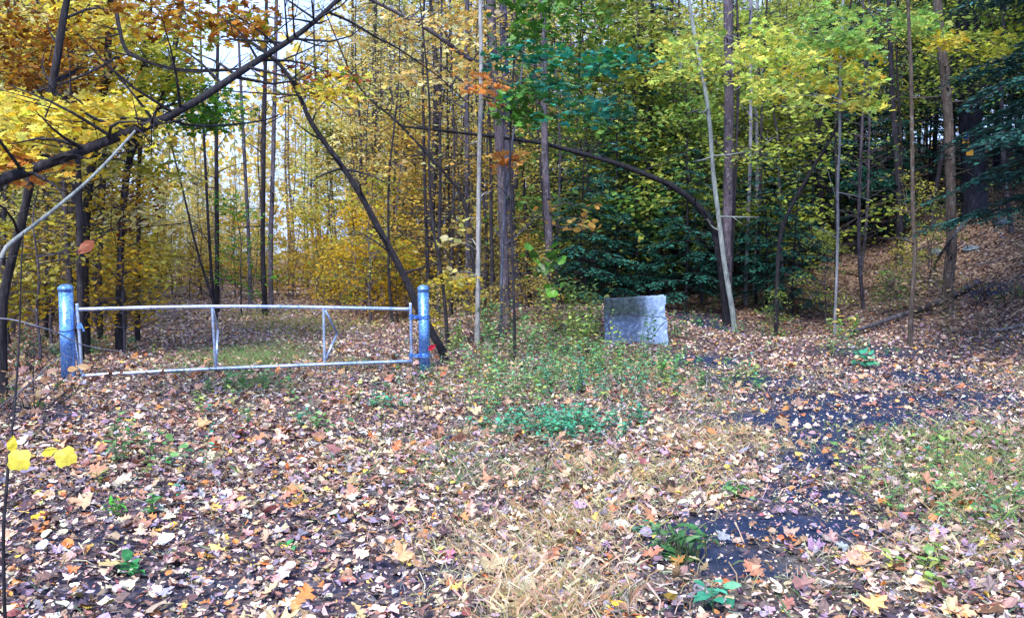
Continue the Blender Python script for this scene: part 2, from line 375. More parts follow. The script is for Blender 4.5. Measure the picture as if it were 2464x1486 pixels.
# individually notable fallen leaves
FL = [(2 * 895, 1365, .16, 'OAK', (.42, .17, .10), 'rust brown oak leaf lying on the dark soil at lower right', .3),
      (1540, 1352, .13, 'OAK', (.40, .17, .10), 'brown oak leaf standing half upright beside a grass tuft', 1.5),
      (400, 1300, .11, 'ROUND', (.85, .78, .70), 'large cream leaf lying above the dark litter at lower left', .2),
      (395, 1222, .09, 'ROUND', (.88, .86, .88), 'round white leaf among small green weeds at lower left', .8),
      (508, 1335, .10, 'MAPLE', (.80, .56, .16), 'pale yellow maple leaf right of the large cream leaf', 2.2),
      (420, 1268, .08, 'OVAL', (.75, .40, .04), 'orange yellow oval leaf just above the large cream leaf', .1),
      (88, 1252, .09, 'MAPLE', (.80, .45, .03), 'golden leaf beside the thin stem at the left edge', 1.0),
      (513, 1087, .11, 'OVAL', (.55, .16, .05), 'red orange leaf standing out in the middle left litter', .9),
      (715, 1182, .12, 'MAPLE', (.52, .20, .08), 'broad orange brown leaf in the litter below the gate', .0),
      (1465, 1462, .08, 'OVAL', (.82, .52, .03), 'bright yellow leaf at the bottom edge near dry grass', 1.2),
      (1710, 1218, .12, 'OVAL', (.85, .70, .48), 'long cream yellow leaf left of the dark soil patch', 2.4),
      (2050, 1340, .13, 'MAPLE', (.72, .45, .22), 'pale tan maple leaf in the grass at right', .5),
      (2140, 1222, .10, 'MAPLE', (.78, .48, .12), 'yellow tan leaf at the edge of the dark path', 3.0),
      (2380, 1305, .09, 'OVAL', (.78, .50, .06), 'golden leaf at the far lower right of the clearing', 1.7),
      (2190, 1410, .12, 'ROUND', (.72, .46, .30), 'rounded peach leaf in the dry grass at lower right', .4),
      (1850, 1410, .12, 'OVAL', (.86, .76, .60), 'curled cream leaf below the rust brown oak leaf', .2),
      (1840, 1150, .10, 'OAK', (.50, .28, .22), 'pinkish oak leaf in the middle of the dark track', .6),
      (1555, 1130, .11, 'MAPLE', (.28, .09, .10), 'dark maroon leaf resting on pale grass in mid clearing', 1.3),
      (1075, 1342, .10, 'MAPLE', (.36, .10, .18), 'purple red leaf beside the tall dry grass tuft', .0),
      (1155, 1232, .09, 'OVAL', (.26, .10, .20), 'dark plum leaf above the dry grass tuft', .9),
      (2270, 1470, .14, 'MAPLE', (.66, .38, .20), 'tan maple leaf cut by the bottom right edge', .8),
      (2080, 1475, .12, 'MAPLE', (.70, .36, .14), 'orange tan leaf at the bottom edge right of centre', 1.9)]
for px, py, s, t, c, lab, a in FL:
    p = gp(px, py); m_ = MB()
    leaves(m_, globals()[t], np.array([[0, 0, 0.]]), np.array([[rng.normal(0, .25), -.35, 1]]), s, np.array(c)[None], spin=np.array([a]), curl=(.2, .6), fold=(-.1, .3))
    o = link('fallen_leaf', m_.mesh('fallen_leaf'), M_LITTER, loc=(p[0], p[1], p[2] + .035)); tag(o, lab, 'leaf', 'standout fallen leaves in the clearing')

# ------------------------------------------------------------------ grass (stuff)
GC = {0: [(.55, .42, .24), (.68, .54, .34), (.42, .30, .16), (.30, .30, .12)], 1: [(.13, .28, .09), (.20, .34, .12), (.28, .30, .14), (.40, .36, .20)],
      2: [(.42, .38, .22), (.18, .24, .10), (.10, .20, .10), (.55, .46, .30)], 3: [(.50, .46, .44), (.62, .56, .50), (.30, .30, .2), (.40, .36, .30)], 4: [(.42, .40, .12), (.50, .42, .16), (.28, .36, .10)]}
mb = MB()
for p, rx, ry, s, t in GG:
    dd = p[1]
    n = int(s * rx * ry * {0: 3600, 1: 2000, 2: 1100, 3: 1700, 4: 300}[t] * (1 if dd < 9 else .8))
    x = p[0] + rng.normal(0, .62, n) * rx; y = p[1] + rng.normal(0, .62, n) * ry
    k = (y > 3.0) & (rng.uniform(0, 1, n) > 1.1 * dirt_and_hole(x, y)); x, y = x[k], y[k]; n = len(x)
    h = rng.uniform(.06, .17, n) * {0: .75, 1: .9, 2: .9, 3: .6, 4: 1.6}[t]
    th = rng.uniform(0, 2 * PI, n); le = rng.uniform(.3, 1.5, n) * (1.4 if t == 3 else 1)
    td = np.stack([np.cos(th) * le, np.sin(th) * le, np.ones(n)], 1)
    nn = np.stack([-np.cos(th), -np.sin(th), le], 1)
    leaves(mb, BLADE, np.stack([x, y, terrain(x, y)], 1), nn, h, palette(GC[t], [1] * len(GC[t]), n), tdir=td, curl=(-.9, -.1), fold=(0, 0))
# thin general sprinkle
x, y = scatter(3.4, 12, 260); kk = rng.uniform(0, 1, len(x)) < np.where(x > -.6, 1, .22) * np.clip(1 - 1.15 * dirt_and_hole(x, y), 0, 1); x, y = x[kk], y[kk]
n = len(x); th = rng.uniform(0, 2 * PI, n); le = rng.uniform(.4, 2.5, n)
leaves(mb, BLADE, np.stack([x, y, terrain(x, y)], 1), np.stack([-np.cos(th), -np.sin(th), le], 1), rng.uniform(.05, .13, n), palette(GC[2] + GC[3], [1] * 8, n), tdir=np.stack([np.cos(th) * le, np.sin(th) * le, np.ones(n)], 1), curl=(-.9, 0), fold=(0, 0))
o = link('grass', mb.mesh('grass'), M_GRASS); tag(o, 'patchy short grass, green and straw coloured, growing through the leaf litter', 'grass', kind='stuff')
mb = MB()
for px, py, n, h0, w in [(1290, 1420, 420, .15, .22), (1210, 1330, 240, .11, .26), (1340, 1470, 280, .14, .2), (1235, 1455, 220, .13, .2), (1480, 1220, 300, .08, .35), (1560, 1150, 300, .08, .4), (1720, 1060, 260, .08, .45), (1400, 1290, 300, .10, .3), (1150, 1270, 260, .09, .3), (1080, 1300, 160, .08, .25)]:
    p = gp(px, min(py, 1478)); x = p[0] + rng.normal(0, w, n); y = p[1] + rng.normal(0, w * .8, n)
    th = rng.uniform(0, 2 * PI, n); le = np.abs(rng.normal(.7, .9, n))
    leaves(mb, HAIR, np.stack([x, y, terrain(x, y)], 1), np.stack([-np.cos(th), -np.sin(th), le], 1), rng.uniform(.4, 1.2, n) * h0, palette([(.66, .52, .36), (.78, .66, .50), (.46, .33, .20)], [1, 1, 1], n), tdir=np.stack([np.cos(th) * le, np.sin(th) * le, np.ones(n)], 1), curl=(-1.0, -.2), fold=(0, 0))
b0 = gp(1285, 1400)
o = link('dry_grass_clump', mb.mesh('dry_grass_clump', off=b0), M_GRASS, loc=b0); tag(o, 'tall clump of straw coloured dry grass at the front of the clearing', 'grass clump')

# ------------------------------------------------------------------ gate and posts
pl = gp(165, 913); pr = gp(1022, 892)
DL, DR = pl[1], pr[1]
def lathe(mb, prof, c, n=24):
    a = np.arange(n) * 2 * PI / n; k = len(prof)
    v = np.array([[c[0] + r * math.cos(t), c[1] + r * math.sin(t), c[2] + z] for r, z in prof for t in a])
    i = np.arange(k - 1)[:, None] * n; j = np.arange(n)[None]; j2 = (j + 1) % n
    return mb.add(v, None, np.stack([i + j, i + j2, i + n + j2, i + n + j], -1).reshape(-1, 4))
def post(base, topx, topy, w, label):
    t = thing('gate_post', label, 'post', base, 'posts of the metal gate')
    top = at(topx, topy, base[1]); r = w / 2 / FP * base[1]
    b = base + np.array([0, 0, -.15]); e = np.array([top[0], base[1], top[2] - .05])
    m1 = MB(); tube(m1, [b, e], [r, r], 28, it=0); part('pole', m1, M_METAL, t, True)
    m2 = MB(); lathe(m2, [(r * 1.0, -.012), (r * 1.10, -.012), (r * 1.10, .03), (r * 1.02, .038), (r * .85, .058), (r * .5, .072), (.001, .078)], e + np.array([0, 0, -.01]))
    part('cap', m2, M_METAL, t, True)
    return r, e
rl, el = post(pl, 158, 686, 33, 'thick galvanised steel post with domed cap at the left end of the gate')
rr, er = post(pr, 1018, 688, 27, 'slimmer capped galvanised steel post carrying the gate hinges')
def gd(px): return DL + (DR - DL) * (px - 165) / (1022 - 165)
def ga(px, py, off=0.0):
    return at(px, py, gd(px) + off)
gate = thing('metal_gate', 'low galvanised pipe gate with two bent rails across the leafy track', 'gate', (ga(590, 890)[0], ga(590, 890)[1], tz(*ga(590, 890)[:2])))
rt = .024
m_ = MB(); tube(m_, [ga(188, 744), ga(350, 739.5), ga(510, 737), ga(640, 737.5), ga(780, 739.5), ga(986, 743.5)], rt, 16); part('top_rail', m_, M_RAIL, gate, True)
m_ = MB(); tube(m_, [ga(203, 903), ga(360, 894), ga(519, 886.5), ga(650, 881.5), ga(781, 876), ga(988, 868.5)], rt, 16); part('bottom_rail', m_, M_RAIL, gate, True)
for pts in ([(185, 730), (190, 790), (194, 850), (198, 908)], [(510, 738), (514, 800), (519, 886)], [(778, 740), (779.5, 810), (781, 876)], [(987, 728), (988, 800), (990, 874)]):
    m_ = MB(); tube(m_, [ga(*p) for p in pts], .019, 14); part('upright', m_, M_RAIL, gate, True)
for a, k, b in (((187, 735), (176, 795), (191, 890)), ((512, 742), (524, 792), (520, 880)), ((782, 746), (811, 802), (784, 862))):
    m_ = MB(); tube(m_, [ga(*a), ga(k[0], k[1], .22)], .017, 12, it=0); tube(m_, [ga(k[0], k[1], .22), ga(*b)], .017, 12, it=0); part('brace', m_, M_RAIL, gate, True)
for py in (762, 855):
    m_ = MB(); c = np.array([pr[0] + (er[0] - pr[0]) * (893 - py) / 205, pr[1], ga(1020, py)[2]])
    lathe(m_, [(rr + .002, -.022), (rr + .011, -.022), (rr + .011, .022), (rr + .002, .022)], c)
    h = ga(988, py)
    for dz in (-.016, .016): tube(m_, [h + [0, 0, dz], c + np.array([-rr - .03, -.03, dz]), c + np.array([-rr * .5, -rr - .012, dz * .8])], .0085, 8, it=1)
    box(m_, c + np.array([-rr - .03, -.03, 0]), (.05, .03, .05)); tube(m_, [h + [0, 0, -.04], h + [0, 0, .04]], .027, 14, it=0)
    box(m_, c + np.array([rr * .6, -rr - .012, 0]), (.022, .022, .03))
    part('hinge', m_, M_METAL, gate, False)
m_ = MB(); lt = ga(194, 785)
box(m_, lt + np.array([.0, -.03, 0]), (.05, .05, .045)); tube(m_, [lt + [0, 0, .04], lt + [.03, -.03, .0], lt + [.05, -.02, -.06]], .012, 8); part('latch', m_, M_METAL, gate, False)
m_ = MB(); tube(m_, [np.array([pl[0] + rl * 1.05 * math.cos(a), pl[1] + rl * 1.05 * math.sin(a), ga(165, 792)[2] + .02 * math.sin(a)]) for a in np.linspace(-2.6, .2, 14)] + [lt], .006, 6); part('chain', m_, M_DARK, gate)

# ------------------------------------------------------------------ concrete block
def concrete():
    m, nt, out = newmat('weathered_concrete')
    v = N_(nt, 'TexCoord').outputs['Object']
    sx = N_(nt, 'SeparateXYZ'); nt.links.new(v, sx.inputs[0])
    n1 = noise(nt, v, 3.0, 7, .72); n2 = noise(nt, v, 14, 6, .75); n3 = noise(nt, v, 1.4, 4, .6)
    base = ramp(nt, n2, [(.3, (.15, .24, .42)), (.5, (.33, .47, .72)), (.75, (.60, .73, .94))])
    slate = ramp(nt, n2, [(.3, (.025, .045, .11)), (.52, (.075, .12, .24)), (.76, (.30, .42, .60))])
    moss = ramp(nt, n2, [(.3, (.008, .016, .010)), (.6, (.035, .055, .022)), (.8, (.12, .14, .07))])
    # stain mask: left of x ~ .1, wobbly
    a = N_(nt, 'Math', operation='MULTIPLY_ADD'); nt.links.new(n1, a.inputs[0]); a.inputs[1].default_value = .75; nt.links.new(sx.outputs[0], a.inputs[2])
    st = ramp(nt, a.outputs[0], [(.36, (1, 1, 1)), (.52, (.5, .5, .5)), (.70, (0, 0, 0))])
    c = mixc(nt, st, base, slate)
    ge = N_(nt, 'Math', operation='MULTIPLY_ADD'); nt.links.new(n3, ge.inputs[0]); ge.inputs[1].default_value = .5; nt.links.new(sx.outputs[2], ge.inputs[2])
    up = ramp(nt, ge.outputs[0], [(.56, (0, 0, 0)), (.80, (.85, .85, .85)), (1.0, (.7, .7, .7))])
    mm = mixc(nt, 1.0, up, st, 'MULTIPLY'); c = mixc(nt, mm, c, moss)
    # cracks
    w = N_(nt, 'TexVoronoi', feature='DISTANCE_TO_EDGE'); w.inputs['Scale'].default_value = 1.35
    mp = N_(nt, 'Mapping'); mp.inputs['Location'].default_value = (.35, .2, .1)
    dv = N_(nt, 'VectorMath', operation='ADD'); nt.links.new(v, dv.inputs[0])
    nc = N_(nt, 'TexNoise'); nc.inputs['Scale'].default_value = 5; nt.links.new(v, nc.inputs['Vector'])
    sc_ = N_(nt, 'VectorMath', operation='SCALE'); sc_.inputs['Scale'].default_value = .12; nt.links.new(nc.outputs['Color'], sc_.inputs[0])
    nt.links.new(sc_.outputs[0], dv.inputs[1]); nt.links.new(dv.outputs[0], mp.inputs['Vector']); nt.links.new(mp.outputs[0], w.inputs['Vector'])
    cr = ramp(nt, w.outputs['Distance'], [(.004, (.9, .9, .9)), (.014, (0, 0, 0))])
    c = mixc(nt, cr, c, (.02, .02, .03))
    p = N_(nt, 'BsdfPrincipled'); p.inputs['Roughness'].default_value = .9
    nt.links.new(c, p.inputs['Base Color'])
    bm = N_(nt, 'Bump'); bm.inputs['Strength'].default_value = .7; bm.inputs['Distance'].default_value = .015
    nt.links.new(n2, bm.inputs['Height']); nt.links.new(bm.outputs[0], p.inputs['Normal']); nt.links.new(p.outputs[0], out.inputs[0])
    return m
import bmesh
bc = gp(1531, 828); DB = bc[1]
bm_ = bmesh.new()
tl, tr_, brr, bl = (at(a, b, DB) for a, b in ((1453, 721), (1602, 713), (1608, 826), (1455, 826)))
nx_, nz_ = 16, 14
vs = {}
dep = .55
for iy, yy in enumerate(np.linspace(0, dep, 8)):
    for ix in range(nx_ + 1):
        for iz in range(nz_ + 1):
            if ix in (0, nx_) or iz in (0, nz_) or iy in (0, 7):
                u, w = ix / nx_, iz / nz_
                p = (bl * (1 - u) + brr * u) * (1 - w) + (tl * (1 - u) + tr_ * u) * w + np.array([.12 * yy, yy, 0])
                if w == 0: p = p - np.array([0, 0, .2])
                edge = (ix in (0, nx_)) + (iz == nz_) + (iy in (0, 7))
                j = .004 if edge < 2 else .007
                p = p + rng.normal(0, j, 3)
                if edge >= 2:
                    cc = (tl + tr_ + bl + brr) / 4 + np.array([0, dep / 2, 0]); p = p + (cc - p) * rng.uniform(0, .02)
                if ix >= nx_ - 1 and .55 < w < .85: p[0] -= .025
                vs[ix, iy, iz] = bm_.verts.new(p - bc)
def fq(a, b, c, d):
    try: bm_.faces.new([vs[a], vs[b], vs[c], vs[d]])
    except (KeyError, ValueError): pass
for ix in range(nx_):
    for iz in range(nz_):
        for iy in (0, 7): fq((ix, iy, iz), (ix + 1, iy, iz), (ix + 1, iy, iz + 1), (ix, iy, iz + 1))
for iy in range(7):
    for iz in range(nz_):
        for ix in (0, nx_): fq((ix, iy, iz), (ix, iy + 1, iz), (ix, iy + 1, iz + 1), (ix, iy, iz + 1))
    for ix in range(nx_):
        for iz in (0, nz_): fq((ix, iy, iz), (ix + 1, iy, iz), (ix + 1, iy + 1, iz), (ix, iy + 1, iz))
bmesh.ops.recalc_face_normals(bm_, faces=bm_.faces)
me = bpy.data.meshes.new('concrete_block'); bm_.to_mesh(me); bm_.free()
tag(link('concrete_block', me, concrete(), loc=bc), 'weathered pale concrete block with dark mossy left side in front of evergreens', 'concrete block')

# ------------------------------------------------------------------ trees placed one by one
YEL = [(.72, .46, .035), (.80, .55, .08), (.62, .36, .03), (.50, .42, .05)]
def colf(cols, wts=None, val=.3):
    return lambda n: palette(cols, wts or [1] * len(cols), n, .12, val)
def twigs(mb, P, rad, n, L, up=.4, col=(1, 1, 1), t0=.25, sides=4):
    P, rad = smooth_path(P, rad, 1)
    for _ in range(n):
        t = rng.uniform(t0, 1) * (len(P) - 1); k = min(int(t), len(P) - 2); f = t - k
        a = P[k] * (1 - f) + P[k + 1] * f; r0 = min((rad[k] * (1 - f) + rad[k + 1] * f) * .5, .02)
        th = rng.uniform(0, 2 * PI); d = norm(np.array([math.cos(th), math.sin(th), rng.normal(up, .35)])); l = L * rng.uniform(.4, 1.2)
        m = a + d * l * .5 + rng.normal(0, .07 * l, 3); e = m + norm(d + rng.normal(0, .3, 3)) * l * .5
        tube(mb, [a, m, e], [r0, r0 * .6, r0 * .2], sides, col, it=1, cap=False)
        for _q in range(2):
            s = a + (e - a) * rng.uniform(.3, .9); e2 = s + norm(d + rng.normal(0, .6, 3)) * l * .35
            tube(mb, [s, e2], [r0 * .4, r0 * .12], 3, col, it=0, cap=False)

TREEGROUP = None
def tree(name, label, pts, w, D, mat, cat='tree', base=None, extend=2.5, crown=None, ntw=10, Ltw=.9, tint=(1, 1, 1), group=None, sides=10, leafmat=None, flare=1.25, branches=()):
    """pts from the base upwards in photo coordinates, w = (base, top) width in the same units, D depth or (base, top)."""
    D0, D1 = D if isinstance(D, tuple) else (D, D)
    k = len(pts)
    P = [at(p[0], p[1], D0 + (D1 - D0) * i / max(k - 1, 1)) for i, p in enumerate(pts)]
    rad = [(w[0] + (w[1] - w[0]) * i / max(k - 1, 1)) / 2 / FP * (D0 + (D1 - D0) * i / max(k - 1, 1)) for i in range(k)]
    b = P[0].copy() if base is None else np.array([base[0], base[1], 0.])
    b[2] = tz(b[0], b[1])
    if P[0][2] > b[2] + .05: P = [b - [0, 0, .15]] + P; rad = [rad[0] * flare] + rad
    else: P[0][2] = b[2] - .15; rad[0] *= flare
    if extend:
        d = norm(P[-1] - P[-2]); P.append(P[-1] + d * extend); rad.append(rad[-1] * .6)
    root = thing(name, label, cat, b, group)
    mb = MB(); tube(mb, P, rad, sides, rough=.10)
    twigs(mb, np.array(P), np.array(rad), ntw, Ltw)
    for bp, bw, bd in branches:
        q = [at(a, c, bd[0] + (bd[1] - bd[0]) * i / (len(bp) - 1)) for i, (a, c) in enumerate(bp)]
        rr_ = [(bw[0] + (bw[1] - bw[0]) * i / (len(bp) - 1)) / 2 / FP * bd[0] for i in range(len(bp))]
        PP = np.array(P); nn = PP[np.argmin(np.linalg.norm(PP - q[0], axis=1))]
        if np.linalg.norm(nn - q[0]) > .05: q = [nn] + q; rr_ = [rr_[0]] + rr_
        tube(mb, q, rr_, 7, rough=.05); twigs(mb, np.array(q), np.array(rr_), 8, .6, .1)
    if crown:
        cm = MB(); PP, _ = smooth_path(P, rad, 2); cs = []
        for (x0, x1, y0, y1, d0, d1, n, r, nl, sz, cf, tm, tilt) in crown:
            for _ in range(n):
                c = at(rng.uniform(x0, x1), rng.uniform(y0, y1), rng.uniform(d0, d1)); cs.append(c)
                spray(cm, c, r * rng.uniform(.7, 1.3), int(nl * rng.uniform(.6, 1.3)), sz, cf, tm, .18, tilt)
        cs = sorted(cs, key=lambda c: np.min(np.linalg.norm(PP - c, axis=1)))
        zlo = min(c[2] for c in cs) - .9
        nodes = [p for p in PP if p[2] > zlo] or [PP[-1]]
        nl0 = len(nodes)
        for c in cs:
            A = np.array(nodes); dd = np.linalg.norm(A - c, axis=1) + .25 * np.maximum(A[:, 2] - c[2], 0); ia = int(np.argmin(dd)); a = A[ia]; L = np.linalg.norm(c - a)
            r0 = min(.006 + .006 * L, .02) if ia < nl0 else .0055
            tube(mb, [a, (a + c) / 2 + rng.normal(0, .07 * L, 3), c], [r0, r0 * .6, .0028], 4, it=1, cap=False); nodes.append((a + c) / 2); nodes.append(c)
        part('crown', cm, leafmat or M_LEAF, root)
    o = part('trunk', mb, mat, root, True); o.color = (*tint, 1)
    return root

c_yel = colf([(.86, .68, .07), (.92, .78, .16), (.76, .54, .05), (.70, .64, .10)])
c_rust = colf([(.26, .10, .015), (.36, .16, .02), (.52, .32, .03), (.16, .06, .01)])
c_org = colf([(.72, .30, .08), (.62, .22, .04), (.78, .45, .12)])
c_yg = colf([(.42, .44, .04), (.55, .52, .06), (.30, .36, .04), (.62, .56, .08)])
c_gr = colf([(.07, .22, .02), (.12, .30, .03), (.05, .16, .02)])
c_teal = colf([(.012, .19, .12), (.02, .27, .18), (.03, .18, .05), (.05, .38, .30), (.06, .24, .04)])
c_lyg = colf([(.54, .68, .14), (.42, .62, .14), (.68, .72, .14), (.74, .68, .12)])
c_lg = colf([(.28, .52, .12), (.40, .60, .16), (.22, .42, .10), (.52, .60, .14)])
c_red = colf([(.30, .09, .015), (.45, .20, .02), (.58, .36, .04), (.20, .22, .02)])
c_straw = colf([(.80, .62, .22), (.74, .50, .12), (.66, .38, .08), (.85, .72, .34)])
c_dred = colf([(.16, .015, .012), (.24, .03, .02)])

tree('leaning_tree', 'long dark trunk arching from the left edge up across the yellow leaves', [(-330, 640), (-160, 500), (0, 432), (80, 407), (200, 362), (330, 310), (400, 285), (500, 228), (590, 165), (650, 128), (720, 82), (785, 28), (830, -20)], (31, 9), (7.0, 8.6), M_DARK, base=(-5.6, 6.6),
     crown=[(430, 650, 5, 80, 8, 9.5, 17, .30, 22, .085, c_red, MAPLE, .5), (330, 460, -20, 60, 8, 9.5, 10, .35, 22, .085, c_rust, MAPLE, .5)], ntw=46, Ltw=.9, extend=2,
     branches=[([(400, 285), (460, 305), (560, 301), (640, 290), (672, 276)], (8, 3), (7.8, 8.6)), ([(590, 165), (520, 170), (405, 166), (299, 125)], (6, 3), (8.2, 8.8)), ([(785, 28), (850, 55), (905, 92), (946, 109), (1007, 150), (1068, 194), (1136, 259)], (7, 3), (8.5, 11)), ([(330, 308), (300, 345), (240, 400), (170, 440)], (5, 2), (7.7, 8.5))])
tree('curved_tree', 'dark curving trunk rising from behind the hinged gate post', [(1070, 855), (1045, 810), (1000, 730), (985, 690), (950, 620), (905, 540), (875, 480), (830, 410), (790, 355), (750, 300), (720, 230), (700, 190), (660, 140), (600, 100), (570, 85)], (20, 7.5), (12.9, 12.2), M_DARK, extend=.8,
     crown=[(690, 850, 150, 235, 13, 15, 20, .38, 22, .09, colf([(.12, .26, .02), (.3, .3, .03), (.45, .12, .02), (.25, .05, .02)]), MAPLE, .5), (740, 850, 180, 260, 12, 13, 10, .4, 22, .09, c_yel, MAPLE, .5)], ntw=26, Ltw=.9,
     branches=[([(700, 190), (730, 215), (800, 245), (840, 280)], (5, 2), (12.2, 12.6)), ([(720, 230), (640, 225), (560, 220), (480, 215)], (5, 2), (12.2, 12.0))])
tree('yellow_maple', 'leaning dark tree with bright yellow layered foliage at the left edge', [(0, 760), (20, 650), (53, 538), (77, 413), (121, 230), (133, 170), (150, 60), (165, -20)], (22, 16), 9.5, M_DARK,
     crown=[(-60, 330, 235, 300, 7.6, 9.2, 26, .36, 30, .10, c_yel, MAPLE, .45), (-40, 250, 300, 400, 7.4, 8.8, 18, .33, 26, .10, c_yel, MAPLE, .5), (-60, 110, 320, 420, 7.4, 8.6, 10, .3, 24, .10, c_org, MAPLE, .5), (180, 340, 250, 330, 7.8, 8.8, 9, .3, 24, .10, c_yel, MAPLE, .45)], ntw=14)
tree('rust_oak', 'dark trunk with rust brown and gold leaves at the top left', [(200, 745), (203, 640), (206, 538), (218, 405), (243, 255), (251, 202), (259, 150), (262, 40), (264, -40)], (22, 15), 14, M_DARK,
     crown=[(-40, 240, 10, 200, 11, 14.5, 80, .5, 32, .10, c_rust, OVAL, .6), (60, 330, -10, 70, 11, 14, 18, .5, 30, .10, c_yel, MAPLE, .5), (-40, 130, 170, 250, 11, 13, 12, .45, 30, .10, c_rust, MAPLE, .5)], ntw=18, Ltw=1.2,
     branches=[([(264, -60), (283, 50), (299, 125), (344, 146), (405, 166), (465, 174), (555, 170)], (11, 4), (11, 10.5)), ([(299, 125), (243, 162), (182, 190), (121, 210), (61, 227), (-10, 232)], (7, 3), (11, 10))])
tree('green_gold_tree', 'dark forked trunk with yellow green leaves left of the sky gap', [(285, 755), (292, 560), (299, 465), (311, 384), (330, 310), (364, 275), (388, 250), (409, 182), (425, 90), (440, -20)], (17, 12), 14.5, M_DARK,
     crown=[(325, 455, 60, 225, 13, 15.5, 44, .5, 30, .10, c_yg, MAPLE, .5), (420, 572, 205, 300, 13.5, 15.5, 26, .45, 28, .10, c_gr, MAPLE, .5), (230, 360, 90, 200, 14, 16, 20, .5, 26, .10, c_yel, MAPLE, .5), (0, 330, 40, 330, 13, 16.5, 34, .5, 28, .10, c_yel, MAPLE, .5), (180, 460, 250, 420, 14, 17, 20, .45, 24, .10, c_yg, MAPLE, .5), (270, 350, 450, 560, 14, 16, 9, .35, 26, .09, c_dred, OVAL, .6)], ntw=12, Ltw=1.1,
     branches=[([(299, 465), (324, 279), (340, 190), (350, 100)], (13, 8), (14.5, 14.8))])
tree('slim_dark_tree', 'slim dark upright trunk just right of the forked dark tree', [(330, 760), (334, 600), (332, 502), (336, 364), (345, 250)], (12, 8), 16, M_DARK, extend=5, ntw=14, crown=[(280, 420, 280, 420, 15, 17, 18, .5, 26, .10, c_yg, MAPLE, .5), (200, 420, 420, 680, 15, 19, 34, .45, 22, .10, c_yel, MAPLE, .5), (380, 470, 0, 140, 15, 18, 14, .5, 24, .10, c_yg, MAPLE, .5)])
tree('pale_sapling', 'slender pale straight trunk standing right of the hinged gate post', [(1147, 835), (1150, 700), (1150, 600), (1152, 400), (1158, 200), (1155, 0)], (13, 9), 14.6, M_PALE, ntw=5, Ltw=.5, extend=3, flare=1.1,
     crown=[(1110, 1200, 165, 240, 13.8, 14.8, 7, .22, 12, .12, c_org, MAPLE, .5), (1060, 1140, 520, 690, 13.8, 15, 9, .22, 7, .11, colf([(.80, .70, .22), (.72, .62, .2), (.84, .78, .40)]), ROUND, .7)])
tree('grey_tree', 'grey brown straight trunk behind the slender pale sapling', [(1216, 790), (1214, 690), (1213, 600), (1205, 404), (1197, 283), (1185, 121), (1181, 0)], (23, 20), 16.5, M_GREY, tint=(.75, .70, .75), ntw=9, extend=4,
     crown=[(1150, 1275, 365, 400, 14.8, 15.8, 7, .2, 10, .14, c_org, MAPLE, .5), (1180, 1230, 195, 255, 15, 16, 4, .2, 8, .14, colf([(.70, .20, .10), (.66, .28, .08)]), MAPLE, .5), (900, 1180, 20, 200, 15, 18, 30, .5, 20, .11, c_straw, MAPLE, .6), (1290, 1430, 460, 560, 15, 16.5, 6, .25, 8, .12, colf([(.80, .5, .12), (.76, .4, .1)]), ROUND, .7)],
     branches=[([(1190, 165), (1128, 145), (1047, 81), (966, 36), (881, -5)], (12, 7), (16.5, 15.5)), ([(1200, 240), (1158, 232), (1096, 185), (1060, 155)], (6, 3), (16.5, 16))])
tree('broad_grey_tree', 'broad short grey trunk standing close behind the slender pale sapling', [(1240, 745), (1240, 700), (1234, 640), (1228, 560), (1222, 420), (1216, 240), (1210, 0)], (36, 20), 20, M_GREY, tint=(.6, .62, .8), ntw=6, extend=3)
tree('crooked_tree', 'grey trunk with swollen crooked foot beside large green leaves', [(1330, 730), (1317, 690), (1316, 665), (1322, 600), (1318, 526), (1310, 364), (1308, 243), (1310, 121), (1304, 0)], (22, 13), 17.3, M_GREY, tint=(.75, .72, .8), flare=1.8, ntw=9, extend=3)
tree('green_maple', 'thin stemmed maple with cool blue green leaves above the clearing', [(1238, 780), (1232, 600), (1226, 420), (1228, 300), (1234, 180), (1242, 60), (1246, -20)], (7, 4), 13.2, M_DARK, leafmat=M_GREEN, ntw=4, extend=1,
     crown=[(1190, 1330, 100, 145, 11.8, 13.6, 10, .34, 14, .13, c_teal, MAPLE, .4), (1300, 1560, 120, 165, 11.4, 13.2, 16, .3, 13, .13, c_teal, MAPLE, .35), (1250, 1410, 180, 225, 11.6, 13.2, 11, .3, 13, .13, c_teal, MAPLE, .4), (1310, 1490, 235, 290, 11.4, 13.2, 11, .3, 12, .13, c_teal, MAPLE, .4), (1190, 1320, 0, 95, 12.4, 13.6, 13, .36, 14, .13, c_gr, MAPLE, .55), (1200, 1320, 180, 300, 12.6, 13.6, 14, .3, 18, .12, c_gr, MAPLE, .6), (1250, 1350, 585, 690, 12.4, 13.3, 10, .24, 4, .14, c_gr, ROUND, .9)])
tree('leaning_snag', 'dead dark trunk bowing over from right to left between the evergreens', [(1752, 785), (1742, 690), (1728, 600), (1720, 558), (1696, 514), (1660, 477), (1620, 449), (1591, 435), (1494, 397), (1445, 382), (1364, 360), (1303, 344), (1243, 336), (1110, 320), (1000, 308)], (21, 6), (18.6, 17.4), M_DARK, extend=.3, ntw=22, Ltw=.6, tint=(.65, .7, .8))
tree('birch', 'slender pale greenish trunk leaning against the tall grey trunk', [(1766, 768), (1752, 693), (1741, 628), (1733, 558), (1724, 486), (1714, 405), (1710, 324), (1700, 235), (1684, 154), (1668, 69), (1655, -10)], (13, 8), 18.2, M_PALE, tint=(.75, .86, .86), ntw=7, extend=3, flare=1.2,
     crown=[(1610, 1760, 90, 190, 17, 19, 14, .4, 18, .11, c_lyg, MAPLE, .45)])
